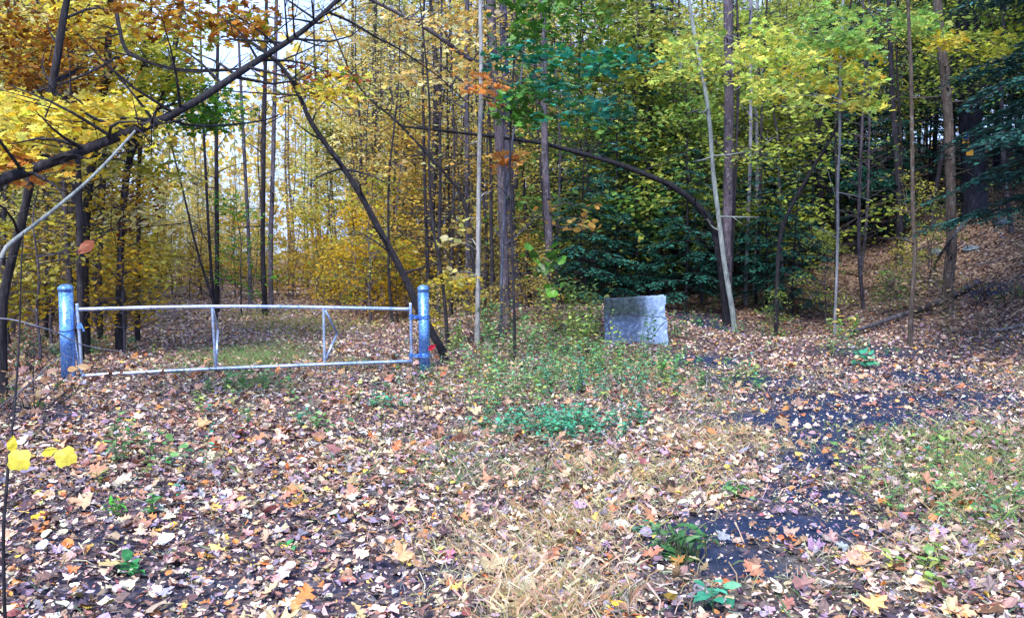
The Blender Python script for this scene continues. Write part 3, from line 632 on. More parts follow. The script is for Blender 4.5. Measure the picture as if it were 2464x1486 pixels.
tree('tall_grey_tree', 'tall straight purplish grey trunk right of the concrete block', [(1749, 790), (1749, 690), (1747, 600), (1751, 486), (1753, 364), (1754, 243), (1753, 121), (1751, -10)], (25, 22), 18.8, M_GREY, tint=(.8, .74, .86), ntw=10, extend=5, flare=1.2,
     crown=[(1700, 1860, 330, 400, 18, 19.5, 12, .4, 18, .11, c_lyg, KITE, .4)])
tree('twin_tree', 'thin pale trunk, left one of a close pair right of the tall grey trunk', [(1793, 700), (1797, 600), (1803, 440), (1806, 283), (1806, 100), (1806, -10)], (9, 8), 21, M_PALE, tint=(.75, .72, .85), ntw=8, extend=4, group='close pair of thin trunks')
tree('twin_tree', 'thin pale trunk, right one of a close pair right of the tall grey trunk', [(1815, 690), (1820, 560), (1822, 364), (1816, 202), (1820, 60), (1822, -10)], (9, 7), 22, M_PALE, tint=(.75, .75, .85), ntw=8, extend=4, group='close pair of thin trunks')
tree('green_yellow_maple', 'thin bare stemmed maple with light yellow green layered leaves', [(2008, 775), (2013, 651), (2016, 541), (2014, 450), (2020, 364), (2020, 202), (2026, 60)], (7, 6), 16.5, M_PALE, tint=(.7, .72, .8), ntw=6, extend=1.5,
     crown=[(1810, 2110, 120, 260, 13, 17.5, 44, .32, 20, .12, c_lyg, MAPLE, .6), (1830, 2100, 120, 250, 14, 18, 16, .32, 18, .12, c_yel, MAPLE, .6), (1600, 1800, 70, 200, 14, 17.5, 18, .34, 18, .12, c_lyg, MAPLE, .6), (1780, 1960, 40, 140, 15, 18, 24, .4, 22, .12, c_lyg, MAPLE, .45), (1930, 2060, 20, 110, 14, 17, 20, .36, 24, .12, c_lg, MAPLE, .45), (1970, 2110, 60, 130, 14, 16, 10, .3, 22, .12, c_lg, MAPLE, .45)])
tree('slim_hill_tree', 'slim brown trunk rising from wilted plants at the foot of the slope', [(2188, 838), (2192, 735), (2202, 606), (2196, 541), (2194, 364), (2192, 182), (2186, 60)], (11, 8), 14.5, M_BROWN, tint=(1, 1.1, 1.2), ntw=9, extend=3)
tree('hill_oak', 'stout brown trunk on the leafy slope beside a leaning dead stick', [(2280, 700), (2284, 640), (2290, 599), (2285, 364), (2275, 202), (2261, 81), (2253, -10)], (26, 20), 17.5, M_BROWN, tint=(.9, 1.0, 1.15), ntw=12, extend=4,
     crown=[(2130, 2270, 25, 80, 15, 17, 16, .32, 22, .12, c_lg, MAPLE, .4), (2240, 2310, 80, 112, 15, 16.5, 5, .3, 20, .12, c_yel, MAPLE, .4), (2340, 2463, 70, 150, 15, 18, 12, .4, 22, .11, c_yg, MAPLE, .4)])
mt = tree('marked_tree', 'broad dark trunk on the slope carrying square trail markers', [(2346, 492), (2342, 405), (2330, 243), (2326, 81), (2322, -10)], (54, 44), 23.5, M_DARK, tint=(1, 1.15, 1.5), ntw=10, Ltw=1.5, extend=4, sides=14)
tree('slanting_tree', 'thin dark stem slanting up to the right among the hemlocks', [(1870, 640), (1877, 546), (1937, 433), (2002, 332), (2047, 227), (2079, 162)], (9, 5), 17, M_DARK, ntw=10, extend=1)
tree('fine_sapling', 'fine grey sapling leaning left behind the gate at mid height', [(1150, 790), (1128, 481), (1059, 404), (1007, 348), (946, 283), (885, 239), (845, 182), (825, 133)], (8, 4), 17, M_DARK, ntw=22, Ltw=.9, extend=1, crown=[(830, 1080, 150, 420, 16, 18, 24, .35, 12, .10, c_straw, MAPLE, .6)])
tree('crooked_sapling', 'dark crooked sapling close to the right of the hinged post', [(1078, 838), (1074, 770), (1060, 640), (1042, 560), (1030, 400), (1035, 250), (1020, 100)], (10, 4), 14.2, M_DARK, ntw=18, Ltw=.7, extend=1, crown=[(1040, 1140, 640, 800, 14, 15, 14, .2, 14, .10, c_yel, MAPLE, .5)])
tree('grey_tree', 'grey trunk seen just left of the slender pale sapling', [(1127, 790), (1126, 600), (1124, 400), (1122, 200), (1124, 0)], (14, 11), 20, M_GREY, tint=(.7, .7, .8), ntw=8, extend=4)
tree('bluish_sapling', 'thin bluish stem between the pale sapling and the broad grey trunk', [(1204, 770), (1207, 640), (1211, 560), (1214, 480), (1222, 420)], (8, 6), 15.4, M_GREY, tint=(.7, .85, 1.1), ntw=5, extend=2)
for lab, pts, w, d in (('thin dark trunk in front of the bright sky gap', [(522, 740), (522, 600), (520, 315), (522, 200)], (11, 8), 24), ('thin dark trunk bending left beside the bright sky gap', [(515, 735), (504, 600), (490, 324), (486, 200)], (8, 5), 22),
                       ('slanting thin stem below the bright sky gap', [(520, 745), (475, 610), (445, 480), (425, 400)], (6, 4), 21), ('upright dark trunk in the yellow woods at the centre of the gate', [(637, 735), (631, 600), (635, 315), (638, 160)], (13, 9), 23),
                       ('straight pale grey trunk reaching up beside the curved dark trunk', [(652, 735), (650, 600), (655, 465), (661, 202), (664, 60)], (12, 9), 26), ('bluish trunk in a cluster above the gate centre', [(602, 735), (600, 600), (587, 364), (582, 260)], (9, 7), 27),
                       ('dark trunk on the far slope behind the slanting stem', [(2166, 560), (2156, 364), (2146, 227), (2140, 60)], (15, 11), 22), ('dark trunk at the top right behind yellow green leaves', [(1975, 560), (1970, 300), (1966, 120), (1962, -10)], (17, 14), 24)):
    tree('forest_tree', lab, pts, w, d, M_GREY if 'pale' in lab or 'bluish' in lab else M_DARK, ntw=12, Ltw=.8, extend=4, tint=(.8, .8, .95))
pole = [at(-260, 830, 5.6), at(0, 607, 5.4), at(40, 572, 5.5), at(130, 505, 5.8), at(230, 420, 6.2), at(325, 315, 6.7)]
pole[0][2] = tz(pole[0][0], pole[0][1])
m_ = MB(); tube(m_, pole, [.016, .0135, .0125, .0115, .0105, .009], 8, rough=.05)
o = link('dead_pole', m_.mesh('dead_pole', True, off=pole[0]), M_PALE, loc=pole[0]); o.color = (.8, .86, .8, 1); tag(o, 'thin grey dead pole leaning against the long arching trunk', 'dead branch')

# trail markers on the broad dark trunk
def flatmat(name, c):
    m, nt, out = newmat(name); p = N_(nt, 'BsdfPrincipled'); p.inputs['Roughness'].default_value = .45
    v = N_(nt, 'TexCoord').outputs['Object']; f = noise(nt, v, 25, 4)
    nt.links.new(mixc(nt, f, tuple(x * .7 for x in c), c), p.inputs['Base Color']); nt.links.new(p.outputs[0], out.inputs[0]); return m
M_YELLOW = flatmat('yellow_paint', (.75, .38, .02)); M_BLUE = flatmat('blue_paint', (.02, .09, .62)); M_WHITE = flatmat('white_paint', (.8, .82, .88))
def marker(px, py, w, h, disc, label):
    D = 23.5 - .72; c = at(px, py, D); W, H = w / FP * D, h / FP * D
    if disc:
        t = thing('trail_marker', label, 'trail marker', c, 'trail markers on the broad trunk')
        m1 = MB(); box(m1, c, (W, .008, H)); part('plaque', m1, M_YELLOW, t)
        r = W * .52; cc = c + np.array([0, -.012, H * .22]); n = 24
        m2 = MB(); v = [cc] + [cc + np.array([r * math.cos(a), 0, r * math.sin(a)]) for a in np.arange(n) * 2 * PI / n]
        m2.add(v, [(0, 1 + i, 1 + (i + 1) % n) for i in range(n)]); part('disc', m2, M_BLUE, t)
        m3 = MB(); box(m3, cc + np.array([0, -.004, -r * .1]), (r * 1.75, .003, r * .3)); part('band', m3, M_WHITE, t)
    else:
        m1 = MB(); box(m1, [0, 0, 0], (W, .008, H)); tag(link('trail_marker', m1.mesh('trail_marker'), M_YELLOW, loc=c), label, 'trail marker', 'trail markers on the broad trunk')
marker(2323, 333, 16, 26, True, 'upper yellow trail marker with a blue disc on the broad dark trunk')
marker(2333, 362, 17, 24, False, 'lower plain yellow trail marker on the broad dark trunk')

# ------------------------------------------------------------------ hemlocks
def bough(mb, wood, p0, az, L, droop, col_fn, dens=1.0):
    ca, sa = math.cos(az), math.sin(az)
    def axis_(t): return p0 + np.stack([ca * L * t, sa * L * t, L * (.12 * t - droop * t * t)], -1)
    tube(wood, axis_(np.linspace(0, 1, 5)), np.linspace(.012 + .006 * L, .003, 5), 4, it=0, cap=False)
    nb = int(L * 13 * dens); pos = []; td = []
    for s in (-1, 1):
        t = np.sort(rng.uniform(.12, 1, nb)); l = .42 * L * (1.05 - t) * rng.uniform(.6, 1.2, nb) + .08
        ang = az + s * rng.uniform(.7, 1.2, nb); b0 = axis_(t)
        for k in range(nb):
            m = max(int(l[k] / .035), 2); u = np.linspace(.05, 1, m) * l[k]
            d = np.array([math.cos(ang[k]), math.sin(ang[k])])
            pp = np.stack([b0[k, 0] + d[0] * u, b0[k, 1] + d[1] * u, b0[k, 2] - .35 * u * u / max(l[k], .1) + rng.normal(0, .012, m)], 1)
            a2 = ang[k] + np.where(np.arange(m) % 2, 1, -1) * rng.uniform(.4, .9, m)
            pos.append(pp); td.append(np.stack([np.cos(a2), np.sin(a2), rng.normal(-.25, .15, m)], 1))
    pos = np.concatenate(pos); td = np.concatenate(td); n = len(pos)
    leaves(mb, NEEDLE, pos, rand_nrm(n, .25), rng.uniform(.08, .16, n), col_fn(n), tdir=td, curl=(-.2, 0), fold=(0, 0))
NEEDLE = (np.array([(0, 0), (.5, .17), (1, 0), (.5, -.17)], float), np.array([(0, 2, 1), (0, 3, 2)]))
c_hem = colf([(.014, .085, .062), (.022, .12, .095), (.008, .05, .042), (.04, .16, .12)])
def hemlock_mesh(H, n, Lmax, lo=.15, r=.07):
    w = MB(); f = MB()
    z = np.linspace(-.15, H, 9); pt = np.stack([.04 * np.sin(z * 1.3), .04 * np.cos(z * .9), z], 1)
    tube(w, pt, np.linspace(r * 1.2, .01, 9), 8, rough=.05)
    az = rng.uniform(0, 6)
    for k in range(n):
        t = lo + (1 - lo) * (k + rng.uniform(0, 1)) / n; az += 2.4 + rng.normal(0, .4)
        L = Lmax * (1.05 - t) ** .7 * rng.uniform(.6, 1.1)
        bough(f, w, np.array([0, 0, H * t]), az, L, rng.uniform(.15, .4), c_hem, .8)
    return w.mesh('trunk', True), f.mesh('crown')
HEM = [hemlock_mesh(9.5, 74, 2.5, .08), hemlock_mesh(7, 60, 2.1, .08, .05), hemlock_mesh(3.8, 40, 1.5, .10, .03), hemlock_mesh(13, 54, 2.1, .14, .10), hemlock_mesh(12, 80, 3.4, .19, .09)]
for w_, f_ in HEM: w_.materials.append(M_DARK); f_.materials.append(M_NEEDLE)
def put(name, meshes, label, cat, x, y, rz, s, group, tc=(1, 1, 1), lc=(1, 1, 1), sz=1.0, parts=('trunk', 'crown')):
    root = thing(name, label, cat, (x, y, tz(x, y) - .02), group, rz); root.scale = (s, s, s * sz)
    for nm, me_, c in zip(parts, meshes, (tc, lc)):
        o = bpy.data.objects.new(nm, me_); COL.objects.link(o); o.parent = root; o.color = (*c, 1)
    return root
def xat(px, D): return (px - CX) / FP * D
HP = [(1760, 23, 2, 1.2, 'small hemlock right behind the tall purplish grey trunk'), (1865, 25, 2, 1.3, 'small hemlock further back right of the close pair of thin trunks'), (2125, 24, 2, 1.1, 'small hemlock midway up the slope'), (1800, 28, 1, 1.0, 'medium hemlock deep in the woods behind the thin trunk pair'), (2040, 29, 1, .9, 'medium hemlock at the top of the slope left of the stout trunk'), (1500, 26, 1, 1.1, 'medium hemlock deep behind the concrete block'),
      (1561, 22.5, 3, .9, 'tall dark hemlock with double trunk directly behind the concrete block'), (1592, 23.2, 2, 1.5, 'thinner hemlock beside the double trunked hemlock behind the block'),
      (1400, 19.2, 2, .95, 'small dark hemlock left of the concrete block under the dead leaning trunk'), (1480, 20.5, 1, .75, 'bushy hemlock rising just behind the left edge of the concrete block'),
      (1650, 19.5, 2, 1.0, 'small hemlock behind the right edge of the concrete block'), (1690, 25, 1, .9, 'medium hemlock behind the slender pale greenish trunk'),
      (1840, 20, 2, .95, 'low hemlock right of the close pair of thin trunks'), (1910, 19, 2, .85, 'low spreading hemlock at the foot of the slope'), (1350, 25, 1, .8, 'hemlock behind the grey trunk with the crooked foot'),
      (2440, 26, 0, .9, 'large hemlock at the right edge high on the slope'),
      (2600, 12, 4, .9, 'near hemlock reaching in from beyond the right edge'), (2680, 16.5, 4, .8, 'shaded hemlock at the right edge behind the nearest boughs'), (2540, 22, 4, .7, 'hemlock with high boughs beside the broad marked trunk'), (2060, 24, 4, .7, 'hemlock on the slope behind the slim brown trunk'), (2240, 28, 4, .8, 'hemlock high on the slope left of the broad marked trunk'), (2390, 27, 3, .9, 'tall hemlock behind the broad marked trunk'), (1980, 27, 0, .9, 'hemlock far up behind the thin stemmed maple'), (2230, 25, 2, 1.2, 'small hemlock on the slope behind the stout brown trunk')]
for px, D, v, s, lab in HP:
    put('hemlock', HEM[v], lab, 'tree', xat(px, D), D, rng.uniform(0, 6), s, 'dark hemlocks in the right half', (.8, .85, 1), (.6, .7, .8) if px > 2200 else (1.1, 1.15, 1.2))  # right-hand crowns tinted darker and bluer, deep shade put into needle colour

# ------------------------------------------------------------------ background trees
def bg_tree(H, r, n, lo, spread, nl, sz, lean=.02):
    w = MB(); f = MB()
    z = np.linspace(-.2, H, 8); ph = rng.uniform(0, 6, 2)
    pt = np.stack([lean * z * math.cos(ph[0]) + .09 * np.sin(z * .8 + ph[1]), lean * z * math.sin(ph[0]) + .09 * np.cos(z * .7 + ph[0]), z], 1) + rng.normal(0, .025, (8, 3))
    tube(w, pt, np.linspace(r * 1.15, r * .25, 8), 8, rough=.05)
    for k in range(n):
        t = lo + (1 - lo) * rng.uniform(0, 1) ** 1.1; zz = t * H
        a = np.array([np.interp(zz, z, pt[:, 0]), np.interp(zz, z, pt[:, 1]), zz])
        L = spread * (1.1 - .7 * t) * rng.uniform(.35, 1.1); az = rng.uniform(0, 2 * PI)
        c = a + np.array([math.cos(az) * L, math.sin(az) * L, L * rng.uniform(-.05, .6)])
        m = (a + c) / 2 + np.array([0, 0, -.05 * L])
        tube(w, [a, m, c], [max(r * .22 * (1 - t * .5), .008), .008, .003], 4, it=1, cap=False)
        e = c + rng.normal(0, .3, 3) * L; tube(w, [m, e], [.006, .002], 3, it=0, cap=False)
        br = rng.uniform(.62, 1.3)
        spray(f, c, rng.uniform(.35, .7) * (spread / 2) ** .5, int(nl * rng.uniform(.5, 1.4)), sz, lambda n_: palette([(1, 1, 1), (.85, .75, .6), (.7, .8, .9), (1.0, .85, .5)], [3, 2, 1, 2], n_, .1, .4) * br, KITE, .22, .5)
    me1, me2 = w.mesh('trunk', True), f.mesh('crown')
    me1.materials.append(M_GREY); me2.materials.append(M_LEAF)
    return me1, me2
TALL = [bg_tree(13, .09, 85, .28, 2.4, 26, .12) for _ in range(3)] + [bg_tree(15, .12, 100, .35, 2.8, 26, .125)]
THIN = [bg_tree(7.5, .04, 46, .1, 1.2, 17, .10, .05) for _ in range(4)] + [bg_tree(9.5, .05, 55, .18, 1.3, 20, .12, .04) for _ in range(2)]
BARE = [bg_tree(9, .035, 60, .12, .9, 3, .10, .05) for _ in range(4)]
HIGH = [bg_tree(8, .045, 110, .35, 2.0, 38, .12, .05) for _ in range(2)]
SHADE_CANOPY = [bg_tree(14, .13, 120, .45, 3.4, 40, .16, .02) for _ in range(2)]  # tall crowns added to block overhead sky and shade the slope
LAYER = [bg_tree(5.5, .035, 90, .12, 1.7, 40, .125, .05) for _ in range(3)]
SHRUB = [bg_tree(1.7, .012, 26, .12, .7, 22, .09, .1) for _ in range(3)] + [bg_tree(2.8, .02, 34, .12, .9, 24, .095, .08) for _ in range(2)]

placed = [(xat(p[0], p[1]), p[1]) for p in HP]
def free(x, y, d):
    return all((x - a) ** 2 + (y - b) ** 2 > d * d for a, b in placed)
YC = [(.97, .87, .28), (.97, .82, .22), (.88, .62, .13), (.88, .88, .28), (.97, .90, .50), (.64, .76, .20)]
OC = [(.52, .66, .14), (.38, .56, .14), (.74, .76, .18), (.20, .42, .11), (.76, .66, .16), (.56, .66, .16), (.28, .46, .12)]
def fill(n, kinds, xr, yr, dmin, name, label, cat, group, cols, smin=.85, smax=1.2, tint=(.45, 1.0), ok=None):
    c = 0; tries = 0; lim = 0 if 'lemon' in label else 30 if 'shrub' in name else 46
    while c < n and tries < 6000:
        tries += 1
        y = math.sqrt(rng.uniform(yr[0] ** 2, yr[1] ** 2)); px = rng.uniform(*xr); x = xat(px, y)
        if abs(x - pathx(y)) < (2.6 if name == 'yellow_shrub' else 2.9 if y < 20 else 4.3) and y < lim and x < -.8: continue
        if abs(px - 2325) < 75 and y < 26: continue
        if not free(x, y, dmin) or (ok and not ok(px, y)): continue
        placed.append((x, y)); t = rng.uniform(*tint); lc = cols[rng.integers(len(cols))]
        put(name, kinds[rng.integers(len(kinds))], label, cat, x, y, rng.uniform(0, 6.28), rng.uniform(smin, smax), group, (t, t * .97, t * 1.12), lc)
        c += 1
# woods left of the track
fill(30, TALL, (-250, 330), (17, 42), 1.3, 'autumn_tree', 'gold leaved tree in the dark woods left of the track', 'tree', 'trees in the woods left of the track', YC, tint=(.25, .5))
fill(44, THIN, (-250, 350), (11.5, 34), .9, 'young_tree', 'thin yellow leaved young tree left of the track', 'tree', 'young trees left of the track', YC, tint=(.25, .6))
# far end of the track: lower, so that the sky shows
fill(22, THIN, (330, 640), (40, 62), 1.0, 'young_tree', 'pale gold young tree at the far end of the track', 'tree', 'young trees at the far end of the track', YC[:5], smin=.6, smax=1.2)
fill(6, TALL, (620, 860), (34, 58), 1.4, 'autumn_tree', 'tall pale gold tree right of the bright sky gap', 'tree', 'tall trees right of the sky gap', YC[:5], tint=(.25, .7), smin=.7, smax=.9)
fill(8, BARE, (400, 640), (24, 45), 1.0, 'bare_sapling', 'nearly bare grey sapling near the bright sky gap', 'tree', 'bare saplings near the sky gap', YC)
# behind the gate, centre
fill(38, TALL, (840, 1330), (24, 55), 1.1, 'autumn_tree', 'yellow leaved grey tree in the woods behind the gate', 'tree', 'trees in the woods behind the gate', YC, tint=(.2, .7))
fill(54, THIN, (600, 1350), (19, 45), .7, 'young_tree', 'thin yellow leaved young tree behind the gate', 'tree', 'young trees behind the gate', YC, tint=(.2, .7))
fill(64, BARE, (540, 1350), (17, 40), .6, 'bare_sapling', 'thin nearly bare sapling in the thicket behind the gate', 'tree', 'bare saplings behind the gate', YC, tint=(.12, .6))
# right side and slope
fill(40, TALL, (1330, 2700), (27, 60), 1.6, 'autumn_tree', 'olive and gold tree in the woods on the right slope', 'tree', 'trees on the right slope', OC, tint=(.15, .45))
fill(34, THIN, (1400, 2600), (22, 46), 1.2, 'young_tree', 'thin olive leaved young tree on the right slope', 'tree', 'young trees on the right slope', OC, tint=(.3, .8))
fill(40, BARE, (1380, 2500), (18, 34), .8, 'bare_sapling', 'thin nearly bare sapling on the right slope', 'tree', 'bare saplings on the right slope', OC, tint=(.12, .7))
fill(24, HIGH, (1950, 2700), (21, 34), 1.2, 'young_tree', 'green gold young tree with leaves above head height on the slope', 'tree', 'green gold young trees on the slope', OC, tint=(.2, .5))
fill(12, SHADE_CANOPY, (2050, 3200), (12.5, 25), 2.2, 'autumn_tree', 'tall thin trunked tree added to shade the leafy slope', 'tree', 'tall trees added to shade the slope', OC, tint=(.12, .25), ok=lambda px, y: px > 2640 or y > 23)
fill(40, LAYER, (1380, 2650), (20, 36), 1.1, 'young_tree', 'bushy olive yellow young tree among the hemlocks on the right', 'tree', 'bushy young trees on the right', OC, tint=(.3, .7), smin=.9, smax=1.5, ok=lambda px, y: y > 28 or px < 1930)
fill(9, LAYER, (620, 1330), (25, 36), 1.0, 'young_tree', 'bushy yellow young tree in the woods behind the gate', 'tree', 'bushy young trees behind the gate', YC, smin=.8, smax=1.3)
# shrubs
fill(46, SHRUB, (330, 1120), (18, 33), .8, 'yellow_shrub', 'low bright yellow leaved shrub along the far side of the track', 'shrub', 'yellow shrubs behind the gate', [(.85, .58, .04), (.80, .50, .03), (.72, .58, .08), (.5, .52, .06)])
fill(18, LAYER, (-60, 400), (18, 40), 1.1, 'young_tree', 'bushy golden young tree filling the woods left of the track', 'tree', 'bushy young trees left of the track', YC, tint=(.2, .5), smin=.9, smax=1.4)
fill(18, THIN, (400, 640), (48, 66), 1.0, 'young_tree', 'distant pale gold young tree closing the end of the track', 'tree', 'distant young trees closing the track', YC[:5], smin=.6, smax=.95)
fill(28, SHRUB, (-150, 310), (12.5, 24), .8, 'yellow_shrub', 'yellow leaved shrub in the shade left of the gate', 'shrub', 'yellow shrubs left of the gate', [(.75, .52, .05), (.62, .42, .04), (.50, .45, .06)])
fill(8, SHRUB, (1040, 1330), (15.5, 22), .7, 'yellow_shrub', 'small yellow leaved shrub near the pale sapling', 'shrub', 'yellow shrubs near the pale sapling', [(.8, .58, .06), (.66, .5, .06), (.8, .66, .2)], smin=.5, smax=.8)
fill(6, SHRUB, (1800, 2400), (17, 24), 1.2, 'olive_shrub', 'small olive and yellow shrub on the leafy slope', 'shrub', 'shrubs on the slope', OC, smin=.45, smax=.8)
fill(16, SHRUB[3:], (360, 620), (33, 48), .9, 'yellow_shrub', 'pale lemon shrub at the far bend of the track', 'shrub', 'pale shrubs at the far bend of the track', [(.96, .86, .34), (.95, .78, .24)], smin=1.1, smax=1.7, ok=lambda px, y: True)
put('green_shrub', SHRUB[3], 'fresh green shrub above the middle of the gate', 'shrub', xat(580, 23), 23, 1, 1.1, None, (.5, .5, .5), (.14, .42, .04))

# far mass of woods
mb = MB(); n = 32000
y = rng.uniform(56, 85, n); px = rng.uniform(-500, 2950, n); x = (px - CX) / FP * y
top = np.interp(px, [-500, 250, 330, 400, 480, 560, 700, 760, 860, 1400, 1700, 2950], [26, 24, 20, 13, 13, 14, 16, 17, 22, 26, 32, 40])
z = terrain(x, y) + rng.uniform(0, 1, n) ** .8 * top
cl = .5 + .5 * np.sin(x * .9 + z * .7) * np.sin(z * 1.1 - x * .4 + y)
k = rng.uniform(0, 1, n) < .35 + .75 * cl
pos = np.stack([x, y, z], 1)[k]; pxx = px[k]
cc = palette([(.72, .5, .08), (.6, .42, .08), (.42, .4, .08), (.7, .55, .2), (.25, .28, .07)], [3, 2, 2, 2, 1], len(pos), .12, .35)
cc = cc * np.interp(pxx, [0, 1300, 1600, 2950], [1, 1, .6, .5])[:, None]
leaves(mb, KITE, pos, norm(rng.normal(0, 1, (len(pos), 3)) + [0, -.4, .5]), rng.uniform(.35, .8, len(pos)), cc)
o = link('far_woods', mb.mesh('far_woods'), M_LEAF); tag(o, 'hazy mass of far autumn woods closing the view behind the trees', 'woods', kind='stuff')

# ------------------------------------------------------------------ herbs and small plants
def herb(mb, wood, b, H, n, sz, tm, cf, lean=.25):
    d = norm(np.array([rng.normal(0, lean), rng.normal(0, lean), 1])); e = b + d * H
    tube(wood, [b - [0, 0, .02], (b + e) / 2 + rng.normal(0, .03 * H, 3), e], [.004, .003, .0015], 4, (.14, .15, .07), it=1, cap=False)
    t = np.linspace(.2, 1, n); az = np.cumsum(rng.normal(2.4, .5, n))
    pos = b + d * H * t[:, None]
    td = np.stack([np.cos(az), np.sin(az), rng.normal(.15, .25, n)], 1)
    leaves(mb, tm, pos, np.stack([np.zeros(n), np.zeros(n), np.ones(n)], 1) + rng.normal(0, .25, (n, 3)), sz * rng.uniform(.6, 1.2, n), cf(n), tdir=td, curl=(-.6, 0), fold=(0, .3))
def plant(name, label, cat, px, py, nst, H, spread, nl, sz, tm, cf, group=None, mat=None):
    b = gp(px, py); root = thing(name, label, cat, b, group); f = MB(); w = MB()
    for _ in range(nst):
        q = b + np.array([rng.normal(0, spread), rng.normal(0, spread), 0]); q[2] = tz(q[0], q[1])
        herb(f, f, q, H * 1.25 * rng.uniform(.6, 1.15), nl, sz, tm, cf)
    part('foliage', f, mat or M_GREEN, root)
    return root
M_STEM = flatmat('plant_stem', (.16, .17, .08))
c_weed = colf([(.09, .30, .09), (.16, .40, .12), (.24, .44, .14), (.06, .20, .07)])
c_tweed = colf([(.05, .34, .20), (.08, .42, .26), (.05, .24, .14), (.18, .44, .24)])
c_ylw = colf([(.26, .42, .09), (.40, .48, .12), (.18, .34, .09)])
c_tan = colf([(.72, .46, .24), (.62, .36, .18), (.80, .58, .34)])
c_wilt = colf([(.30, .24, .20), (.40, .32, .26), (.20, .15, .14), (.45, .36, .22)])
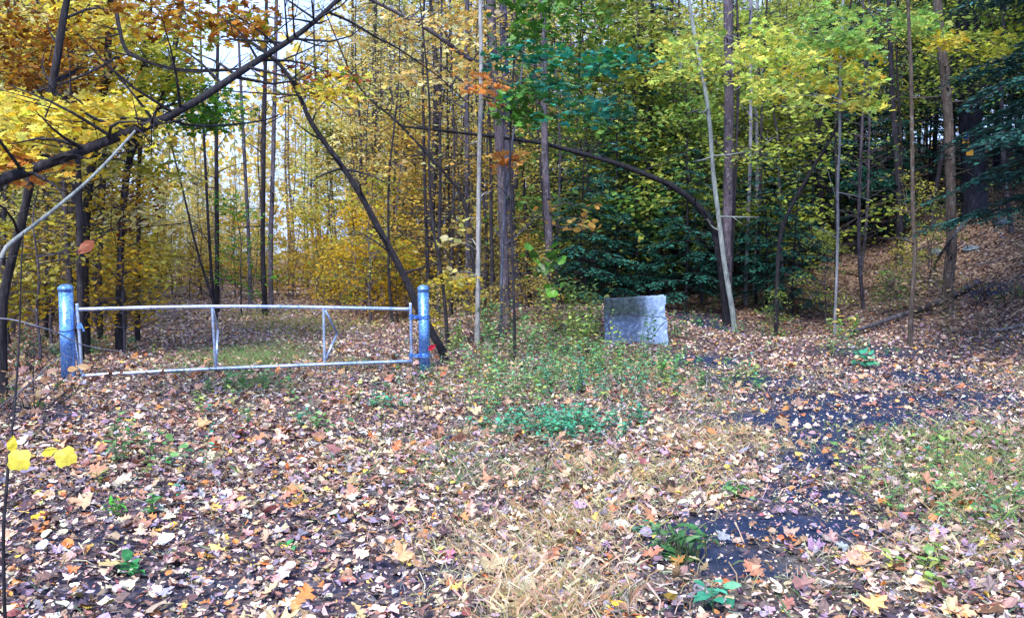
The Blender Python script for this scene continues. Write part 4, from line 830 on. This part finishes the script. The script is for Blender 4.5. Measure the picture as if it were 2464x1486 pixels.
PL = [('weed', 'leafy green weed standing in the litter at left of the clearing', 300, 1120, 4, .34, .06, 12, .09, LANCE, c_weed), ('weed', 'second leafy green weed right of the tall left weed', 345, 1130, 4, .24, .08, 9, .08, OVAL, c_weed),
      ('weed', 'small bright green seedling right of the left edge stem', 285, 1248, 3, .11, .03, 7, .08, LANCE, colf([(.08, .34, .03), (.12, .42, .05)])), ('weed', 'low green plant beside the round white leaf', 360, 1235, 3, .1, .05, 6, .07, OVAL, c_weed),
      ('weed', 'five leaved green seedling in the dark litter at lower left', 310, 1385, 2, .06, .03, 6, .1, OVAL, colf([(.04, .26, .07), (.06, .32, .1)])), ('weed', 'tiny bright green leaf pair at lower left of centre', 700, 1320, 1, .05, .02, 4, .06, ROUND, colf([(.06, .34, .1)])),
      ('weed', 'green herb patch below the bottom rail of the gate', 610, 932, 26, .16, .26, 8, .07, OVAL, c_weed), ('weed', 'small green plant between the gate and the foreground', 915, 985, 6, .14, .10, 7, .08, OVAL, c_tweed), ('weed', 'pale green plant in the middle of the leafy clearing', 790, 1035, 5, .12, .1, 7, .08, OVAL, c_weed),
      ('weed', 'dense teal green herb patch in the middle of the clearing', 1400, 1030, 90, .15, .30, 10, .052, OVAL, c_tweed), ('weed', 'teal green herb patch left of the dense teal patch', 1260, 1035, 50, .13, .28, 9, .052, OVAL, c_tweed),
      ('weed', 'tall thin green weeds above the dense teal patch', 1485, 960, 10, .42, .14, 12, .07, LANCE, c_tweed), ('weed', 'green weeds at the front left foot of the concrete block', 1400, 850, 22, .5, .28, 13, .09, OVAL, c_ylw),
      ('weed', 'leafy weed growing in front of the concrete block face', 1550, 838, 4, .5, .08, 12, .09, OVAL, c_weed), ('weed', 'green weed at the right foot of the concrete block', 1625, 815, 6, .35, .1, 10, .08, OVAL, c_weed), ('weed', 'tall yellow green bush against the left side of the concrete block', 1385, 812, 26, .78, .26, 18, .11, OVAL, c_ylw),
      ('weed', 'green weeds around the foot of the pale sapling', 1200, 825, 26, .55, .35, 13, .09, OVAL, c_weed), ('weed', 'yellow green fern like plant right of the hinged post', 1105, 845, 8, .3, .12, 11, .1, LANCE, c_ylw), ('weed', 'green plants between the pale sapling and the block', 1290, 850, 20, .38, .35, 12, .08, OVAL, c_weed),
      ('weed', 'yellow green low plants in front of the hinged post', 1150, 905, 12, .22, .25, 9, .08, OVAL, c_ylw), ('weed', 'mixed green weeds below the concrete block', 1460, 900, 18, .32, .3, 10, .08, OVAL, c_weed), ('weed', 'bright green sprig below the right edge of the block', 1590, 912, 6, .25, .12, 9, .09, OVAL, colf([(.10, .36, .10), (.2, .42, .12)])),
      ('weed', 'teal weeds right of the pale sapling foot', 1250, 930, 14, .3, .3, 10, .07, LANCE, c_tweed), ('weed', 'grey green weeds in the middle of the herb belt', 1350, 935, 16, .34, .3, 10, .07, LANCE, c_tweed), ('weed', 'pale weeds left of the tall thin weeds', 1220, 980, 12, .24, .25, 9, .07, OVAL, c_weed),
      ('weed', 'broad green leaves at the bottom edge near the oak leaf', 1735, 1462, 3, .08, .05, 6, .09, OVAL, c_tweed), ('weed', 'small three leaved green plant by the dark soil patch', 1555, 1285, 2, .05, .02, 4, .06, ROUND, c_tweed), ('weed', 'green plant at the left end of the dark soil track', 1760, 1200, 4, .08, .1, 5, .08, OVAL, c_weed),
      ('weed', 'round green leaves low on the far edge of the path', 2085, 885, 3, .18, .1, 5, .12, ROUND, c_tweed), ('weed', 'green seedling with a tan leaf near the thin stemmed maple', 2035, 815, 5, .4, .1, 8, .12, MAPLE, colf([(.14, .40, .06), (.3, .45, .1), (.6, .45, .15)])), ('weed', 'small green weed patch on the slope at the right edge', 2440, 720, 6, .3, .15, 8, .08, OVAL, c_gr),
      ('weed', 'green grassy weed in the lower right grass', 2260, 1230, 10, .1, .25, 6, .07, OVAL, c_weed), ('weed', 'yellow green weed in the far lower right grass', 2190, 1380, 6, .09, .15, 6, .08, OVAL, c_ylw),
      ('tan_leaved_sapling', 'low sapling with large pale tan leaves at the foot of the slope', 1960, 760, 7, .95, .22, 12, .17, OVAL, c_tan), ('tan_leaved_sapling', 'small sapling with cream leaves left of the tan leaved sapling', 1905, 742, 4, .6, .14, 10, .16, OVAL, c_tan), ('tan_leaved_sapling', 'small plant with tan leaves below the crooked grey trunk', 1345, 790, 6, .4, .14, 9, .13, OVAL, c_tan),
      ('wilted_plant', 'grey brown wilted plant hanging around the slim brown trunk', 2170, 750, 14, .85, .3, 13, .12, OVAL, c_wilt), ('wilted_plant', 'drooping wilted plant over the fallen log', 2250, 765, 12, .8, .25, 12, .12, OVAL, c_wilt), ('wilted_plant', 'small wilted plant below the stout brown trunk', 2300, 800, 8, .5, .2, 10, .12, OVAL, c_wilt),
      ('grass_tuft', 'small dark green grass tuft beside the upright oak leaf', 1640, 1345, 26, .13, .05, 2, .13, LANCE, colf([(.05, .16, .05), (.1, .22, .08)]))]
for nm, lab, px, py, a, b, c, d, e, tm, cf in PL:
    plant(nm, lab, {'weed': 'weed', 'tan_leaved_sapling': 'sapling', 'wilted_plant': 'plant', 'grass_tuft': 'grass tuft'}[nm], px, py, a, b, c, d, e, tm, cf, {'weed': 'green weeds in the clearing'}.get(nm), M_LEAF if nm in ('tan_leaved_sapling', 'wilted_plant') else M_GREEN)
# thin undergrowth cover
fx, fy = [], []
for px, py, rx, ry, n in [(1280, 880, 2.2, 1.6, 420), (1420, 930, 1.6, 1.2, 260), (1200, 960, 1.5, 1.0, 120), (1500, 870, 1.2, .8, 140), (330, 1130, .6, .5, 26), (700, 1000, 2.0, 1.2, 50), (1750, 800, 1.2, 1.2, 90), (2000, 850, 1.5, .9, 50), (2350, 1130, 1.4, 1.0, 90), (1700, 930, 1.0, .7, 50), (160, 850, 1.6, 1.4, 160), (1750, 730, 2.0, 1.5, 120)]:
    p = gp(px, py); fx.append(p[0] + rng.normal(0, .5, n) * rx); fy.append(p[1] + rng.normal(0, .5, n) * ry)
fx = np.concatenate(fx); fy = np.concatenate(fy); ci = rng.integers(0, len(fx), len(fx)); cl_ = rng.uniform(0, 1, len(fx)) < .6
ci = (ci // 9) * 9 % len(fx); cl_ &= np.hypot(fx - fx[ci], fy - fy[ci]) < 2.2
fx = np.where(cl_, fx[ci] + rng.normal(0, .13, len(fx)), fx); fy = np.where(cl_, fy[ci] + rng.normal(0, .16, len(fx)), fy)
kk = rng.uniform(0, 1, len(fx)) < .45; fx = fx[kk]; fy = fy[kk]; f = MB()
pal = [c_weed, c_tweed, c_ylw, c_wilt]
for x, y in zip(fx, fy):
    herb(f, f, np.array([x, y, tz(x, y)]), rng.uniform(.08, .42), rng.integers(6, 13), .068, OVAL if rng.uniform() < .6 else LANCE, pal[rng.choice(4, p=[.35, .2, .25, .2])])
o = link('undergrowth', f.mesh('undergrowth'), M_GREEN); tag(o, 'sparse mixed green and wilted undergrowth between gate and block', 'undergrowth', kind='stuff')

# ------------------------------------------------------------------ logs, sticks and rocks on the slope
def log(name, label, pts, w, mat=M_BROWN, lift=.05, tint=(1, 1, 1), cat='log', ntw=2):
    P = [gp(*p) for p in pts]
    P = [p + np.array([0, 0, lift]) for p in P]; rad = [(w[0] + (w[1] - w[0]) * i / (len(P) - 1)) / 2 / FP * p[1] for i, p in enumerate(P)]
    m_ = MB(); tube(m_, P, rad, 9, rough=.1); twigs(m_, np.array(P), np.array(rad), ntw, .3)
    o = link(name, m_.mesh(name, True, off=P[0]), mat, loc=P[0]); o.color = (*tint, 1); tag(o, label, cat)
log('fallen_log', 'long grey fallen log lying across the foot of the slope', [(2352, 688), (2283, 726), (2215, 755), (2144, 777), (2086, 800), (2040, 813)], (15, 9), M_GREY, .1, (.7, .72, .8))
log('fallen_branch', 'short grey stick lying left of the tan leaved sapling', [(1925, 750), (1955, 735), (1985, 718)], (6, 4), M_GREY, .08, cat='branch')
log('fallen_branch', 'thin pale stick on the slope at the right edge', [(2385, 800), (2420, 796), (2463, 784)], (4, 3), M_PALE, .04, cat='branch')
P = [gp(2248, 640) + [0, 0, .05], at(2280, 585, 16.9), at(2316, 540, 17.2)]
m_ = MB(); tube(m_, P, [.035, .03, .022], 8, rough=.08); o = link('dead_stick', m_.mesh('dead_stick', True, off=P[0]), M_GREY, loc=P[0]); o.color = (.8, .95, 1, 1); tag(o, 'short dead stick leaning against the stout brown trunk', 'dead branch')
def rock(label, px, py, s, seed):
    p = gp(px, py); bm_ = bmesh.new(); bmesh.ops.create_icosphere(bm_, subdivisions=3, radius=1)
    r_ = np.random.default_rng(seed); ks = r_.normal(0, 1, (7, 3)); 
    for v in bm_.verts:
        c = np.array(v.co); d = min(1.0, min((1.0 + .0) for _ in (0,)))
        for k in ks: 
            k = k / np.linalg.norm(k); t = c @ k
            if t > .62: c = c - k * (t - .62) * .85
        c = c * (1 + .05 * math.sin(9 * c[0] + 3 * c[2]) * math.cos(7 * c[1])); v.co = c * np.array(s)
    me = bpy.data.meshes.new('rock'); bm_.to_mesh(me); bm_.free()
    tag(link('rock', me, M_ROCK, loc=(p[0], p[1], p[2] + s[2] * .25)), label, 'rock', 'rocks on the slope')
M_ROCK = bark_mat('mossy_rock', (.05, .07, .08), (.15, .19, .24), (.34, .40, .46), .6)
rock('flat grey blue rock on the slope at the right edge', 2412, 538, (.32, .22, .13), 1)
rock('low mossy rock beside the leaning dead stick', 2335, 602, (.24, .16, .10), 2)
rock('small rounded rock at the foot of the stout brown trunk', 2255, 612, (.20, .16, .13), 5)

# ------------------------------------------------------------------ twigs close to the camera at the left edge
D = 3.9
def twig(name, label, pts, w, D, mat, lv=(), ground=False, tint=(1, 1, 1)):
    P = [at(a, b, D + dd) for a, b, dd in pts]
    if ground: P = [np.array([P[0][0], P[0][1], tz(P[0][0], P[0][1]) - .02])] + P
    rad = np.linspace(w[0], w[1], len(P)) / 2 / FP * D
    root = thing(name, label, 'twig', P[0]); m_ = MB(); tube(m_, P, rad, 6, rough=.08)
    o = part('stem', m_, mat, root, True); o.color = (*tint, 1)
    for px, py, dd, s, tm, c, nr, spn, lb in lv:
        q = at(px, py, D + dd); lm = MB(); leaves(lm, tm, q[None], np.array([nr]), s, np.array(c)[None], spin=np.array([spn]), curl=(-.5, -.2), fold=(-.1, .2))
        l = part('leaf', lm, M_LEAF, root)
        if lb: l['label'] = lb
        k = int(np.argmin([np.linalg.norm(x - q) for x in P])); sm = MB(); tube(sm, [P[k], q], [.0016, .001], 4, it=0, cap=False); part('leaf_stalk', sm, mat, root)
    return root
Yl = (.82, .72, .10)
twig('twig', 'upright dark twig with big yellow leaves at the left edge', [(5, 1300, -.4), (16, 1170, -.3), (22, 1090, -.2), (34, 992, -.1), (39, 930, 0), (44, 851, 0), (48, 785, 0), (50, 660, 0), (56, 560, 0)], (8, 3), 3.6, M_DARK,
     [(48, 1082, -.3, .088, TULIP, Yl, (.1, -1, .25), -PI / 2, None), (150, 1078, -.2, .082, TULIP, Yl, (.2, -1, .35), -1.2, None), (98, 1092, -.2, .07, OVAL, (.80, .72, .06), (-.3, -1, .6), .4, None), (28, 1090, -.2, .07, OVAL, (.80, .68, .06), (.3, -1, .1), 1.5, None)], True)
twig('twig', 'pale arching twig drooping over the left gate post', [(-120, 766, 0), (0, 764, 0), (53, 773, 0), (87, 784, 0), (131, 796, .1), (184, 825, .2), (237, 839, .3), (295, 844, .4), (316, 869, .4), (363, 901, .5)], (4.5, 1.6), 4.6, M_PALE, tint=(.6, .62, .75))
twig('twig', 'dry twig with tan curled leaves low at the left edge', [(-60, 1020, 0), (40, 950, 0), (95, 900, .2), (150, 850, .4)], (7, 3), 4.4, M_GREY,
     [(110, 895, .1, .06, OVAL, (.42, .26, .2), (.2, -.8, .7), .3, None), (160, 888, .2, .06, OVAL, (.55, .34, .16), (0, -1, .5), .1, None), (215, 885, .3, .065, OVAL, (.60, .40, .22), (.2, -1, .4), 2.9, None), (90, 945, .0, .07, OVAL, (.36, .22, .2), (0, -.6, .9), .4, None), (60, 990, 0, .08, OAK, (.33, .2, .16), (.1, -.6, .9), .2, None), (30, 900, 0, .08, OAK, (.33, .18, .18), (.2, -.8, .6), .6, None)])
twig('twig', 'bare thin twig hanging a single red brown leaf at left', [(-80, 640, 0), (60, 610, .1), (150, 612, .2), (215, 600, .3)], (3, 1.5), 4.8, M_DARK, [(226, 578, .3, .12, OVAL, (.34, .10, .05), (.3, -1, .3), 3.9, None)])
def brush(label, px, py, n, L, nlv):
    b = gp(px, py); root = thing('tangled_shrub', label, 'shrub', b); m_ = MB(); f = MB()
    for _ in range(n):
        q = b + np.array([rng.normal(0, .25), rng.normal(0, .2), 0]); q[2] = tz(q[0], q[1]) - .03
        d = norm(np.array([rng.normal(0, .8), rng.normal(0, .5), rng.uniform(.2, 1)])); e = q + d * L * rng.uniform(.5, 1.2); e[2] = max(e[2], tz(e[0], e[1]) + .03)
        mid = (q + e) / 2 + rng.normal(0, .09, 3); tube(m_, [q, mid, e], [.008, .005, .002], 5, it=1, cap=False)
        for _k in range(3):
            s0 = q + (e - q) * rng.uniform(.3, 1); tube(m_, [s0, s0 + rng.normal(0, .14, 3) + [0, 0, .04]], [.0035, .001], 4, it=0, cap=False)
        t = rng.uniform(.3, 1, nlv)[:, None]; leaves(f, OVAL, q + (e - q) * t + rng.normal(0, .03, (nlv, 3)), rng.normal(0, 1, (nlv, 3)), rng.uniform(.05, .1, nlv), palette([(.42, .26, .15), (.3, .17, .1), (.55, .38, .22), (.14, .2, .08)], [3, 3, 2, 2], nlv), curl=(-1, 1))
    part('branches', m_, M_DARK, root, True); part('foliage', f, M_LEAF, root)
brush('tangled dark shrub with curled brown leaves at the left edge before the thick post', 25, 985, 26, .65, 4)
brush('low dark brush with brown leaves left of the thick gate post', 70, 900, 22, .55, 4)
brush('dark brush tangle on the bank beside the end of the fallen log', 2385, 720, 24, .7, 3)
brush('brown brush at the foot of the slope behind the fallen log', 2150, 720, 26, .7, 5)
for q, (a, b, lab) in enumerate([((2060, 700), (2150, 690), 'thin stick lying on the leafy bank above the fallen log'), ((2350, 640), (2420, 620), 'pale stick on the bank below the grey blue rock'), ((1990, 650), (2070, 668), 'dark stick on the bank behind the slim brown trunk'), ((1690, 735), (1740, 715), 'short stick lying behind the concrete block on the dark leaves'), ((1480, 1310), (1545, 1285), 'thin grey twig in the dry grass left of the dark soil patch'), ((560, 1175), (640, 1168), 'straight pale twig lying in the litter below the gate centre')]):
    log('fallen_branch', lab, [a, ((a[0] + b[0]) / 2, (a[1] + b[1]) / 2 + (4 if q % 2 else -4)), b], (4, 2.5), M_GREY if q % 2 else M_BROWN, .03, cat='branch', ntw=1)
# the red leaf at the hinged post
m_ = MB(); leaves(m_, OVAL, np.zeros((1, 3)), np.array([[0, -1, .2]]), .13, np.array([[.6, .01, .05]]), spin=np.array([.6])); q = at(1030, 842, DR - .1)
rp = thing('red_leaved_seedling', 'tiny seedling with a single crimson leaf beside the hinged post', 'seedling', (q[0] + .08, q[1], tz(q[0] + .08, q[1])))
ll = link('leaf', m_.mesh('leaf'), M_LEAF, rp, q - np.array(rp.location)); m_ = MB(); tube(m_, [np.array(rp.location), q], [.003, .002], 5, it=0); part('stem', m_, M_STEM, rp)

# ------------------------------------------------------------------ light and camera
w = bpy.data.worlds.new('World'); scene.world = w; w.use_nodes = True
nt = w.node_tree; bg = nt.nodes['Background']
sky = nt.nodes.new('ShaderNodeTexSky'); sky.sky_type = 'NISHITA'; sky.sun_disc = False
SUN_EL, SUN_AZ = R(48), R(200)
sky.sun_elevation = SUN_EL; sky.sun_rotation = SUN_AZ
sky.air_density = 1.0; sky.dust_density = 3.5; sky.ozone_density = 1.0
tc = nt.nodes.new('ShaderNodeTexCoord')
cn = noise(nt, tc.outputs['Generated'], 3.0, 5, .6)
cf_ = ramp(nt, cn, [(.30, (.55, .55, .55)), (.60, (.95, .95, .95))])
nt.links.new(mixc(nt, cf_, sky.outputs[0], (7.2, 10.0, 17.0)), bg.inputs[0]); bg.inputs[1].default_value = .15
L = bpy.data.lights.new('sun', 'SUN'); L.energy = 7.0; L.angle = R(14); L.color = (1, .94, .84)
so = bpy.data.objects.new('sun', L); COL.objects.link(so)
from mathutils import Vector
sd = Vector((math.sin(SUN_AZ) * math.cos(SUN_EL), math.cos(SUN_AZ) * math.cos(SUN_EL), math.sin(SUN_EL)))
so.rotation_euler = (-sd).to_track_quat('-Z', 'Y').to_euler()
cam = bpy.data.cameras.new('camera'); co = bpy.data.objects.new('camera', cam); COL.objects.link(co)
cam.sensor_width = 36; cam.lens = 36 * FP / 2463; cam.clip_end = 2000; cam.clip_start = .05
co.location = (0, 0, CAMZ); co.rotation_euler = (PI / 2 - PITCH, 0, 0)
scene.camera = co
scene.view_settings.view_transform = 'Standard'; scene.view_settings.look = 'None'; scene.view_settings.exposure = 0
scene.cycles.max_bounces = 8; scene.cycles.diffuse_bounces = 5; scene.cycles.transmission_bounces = 5
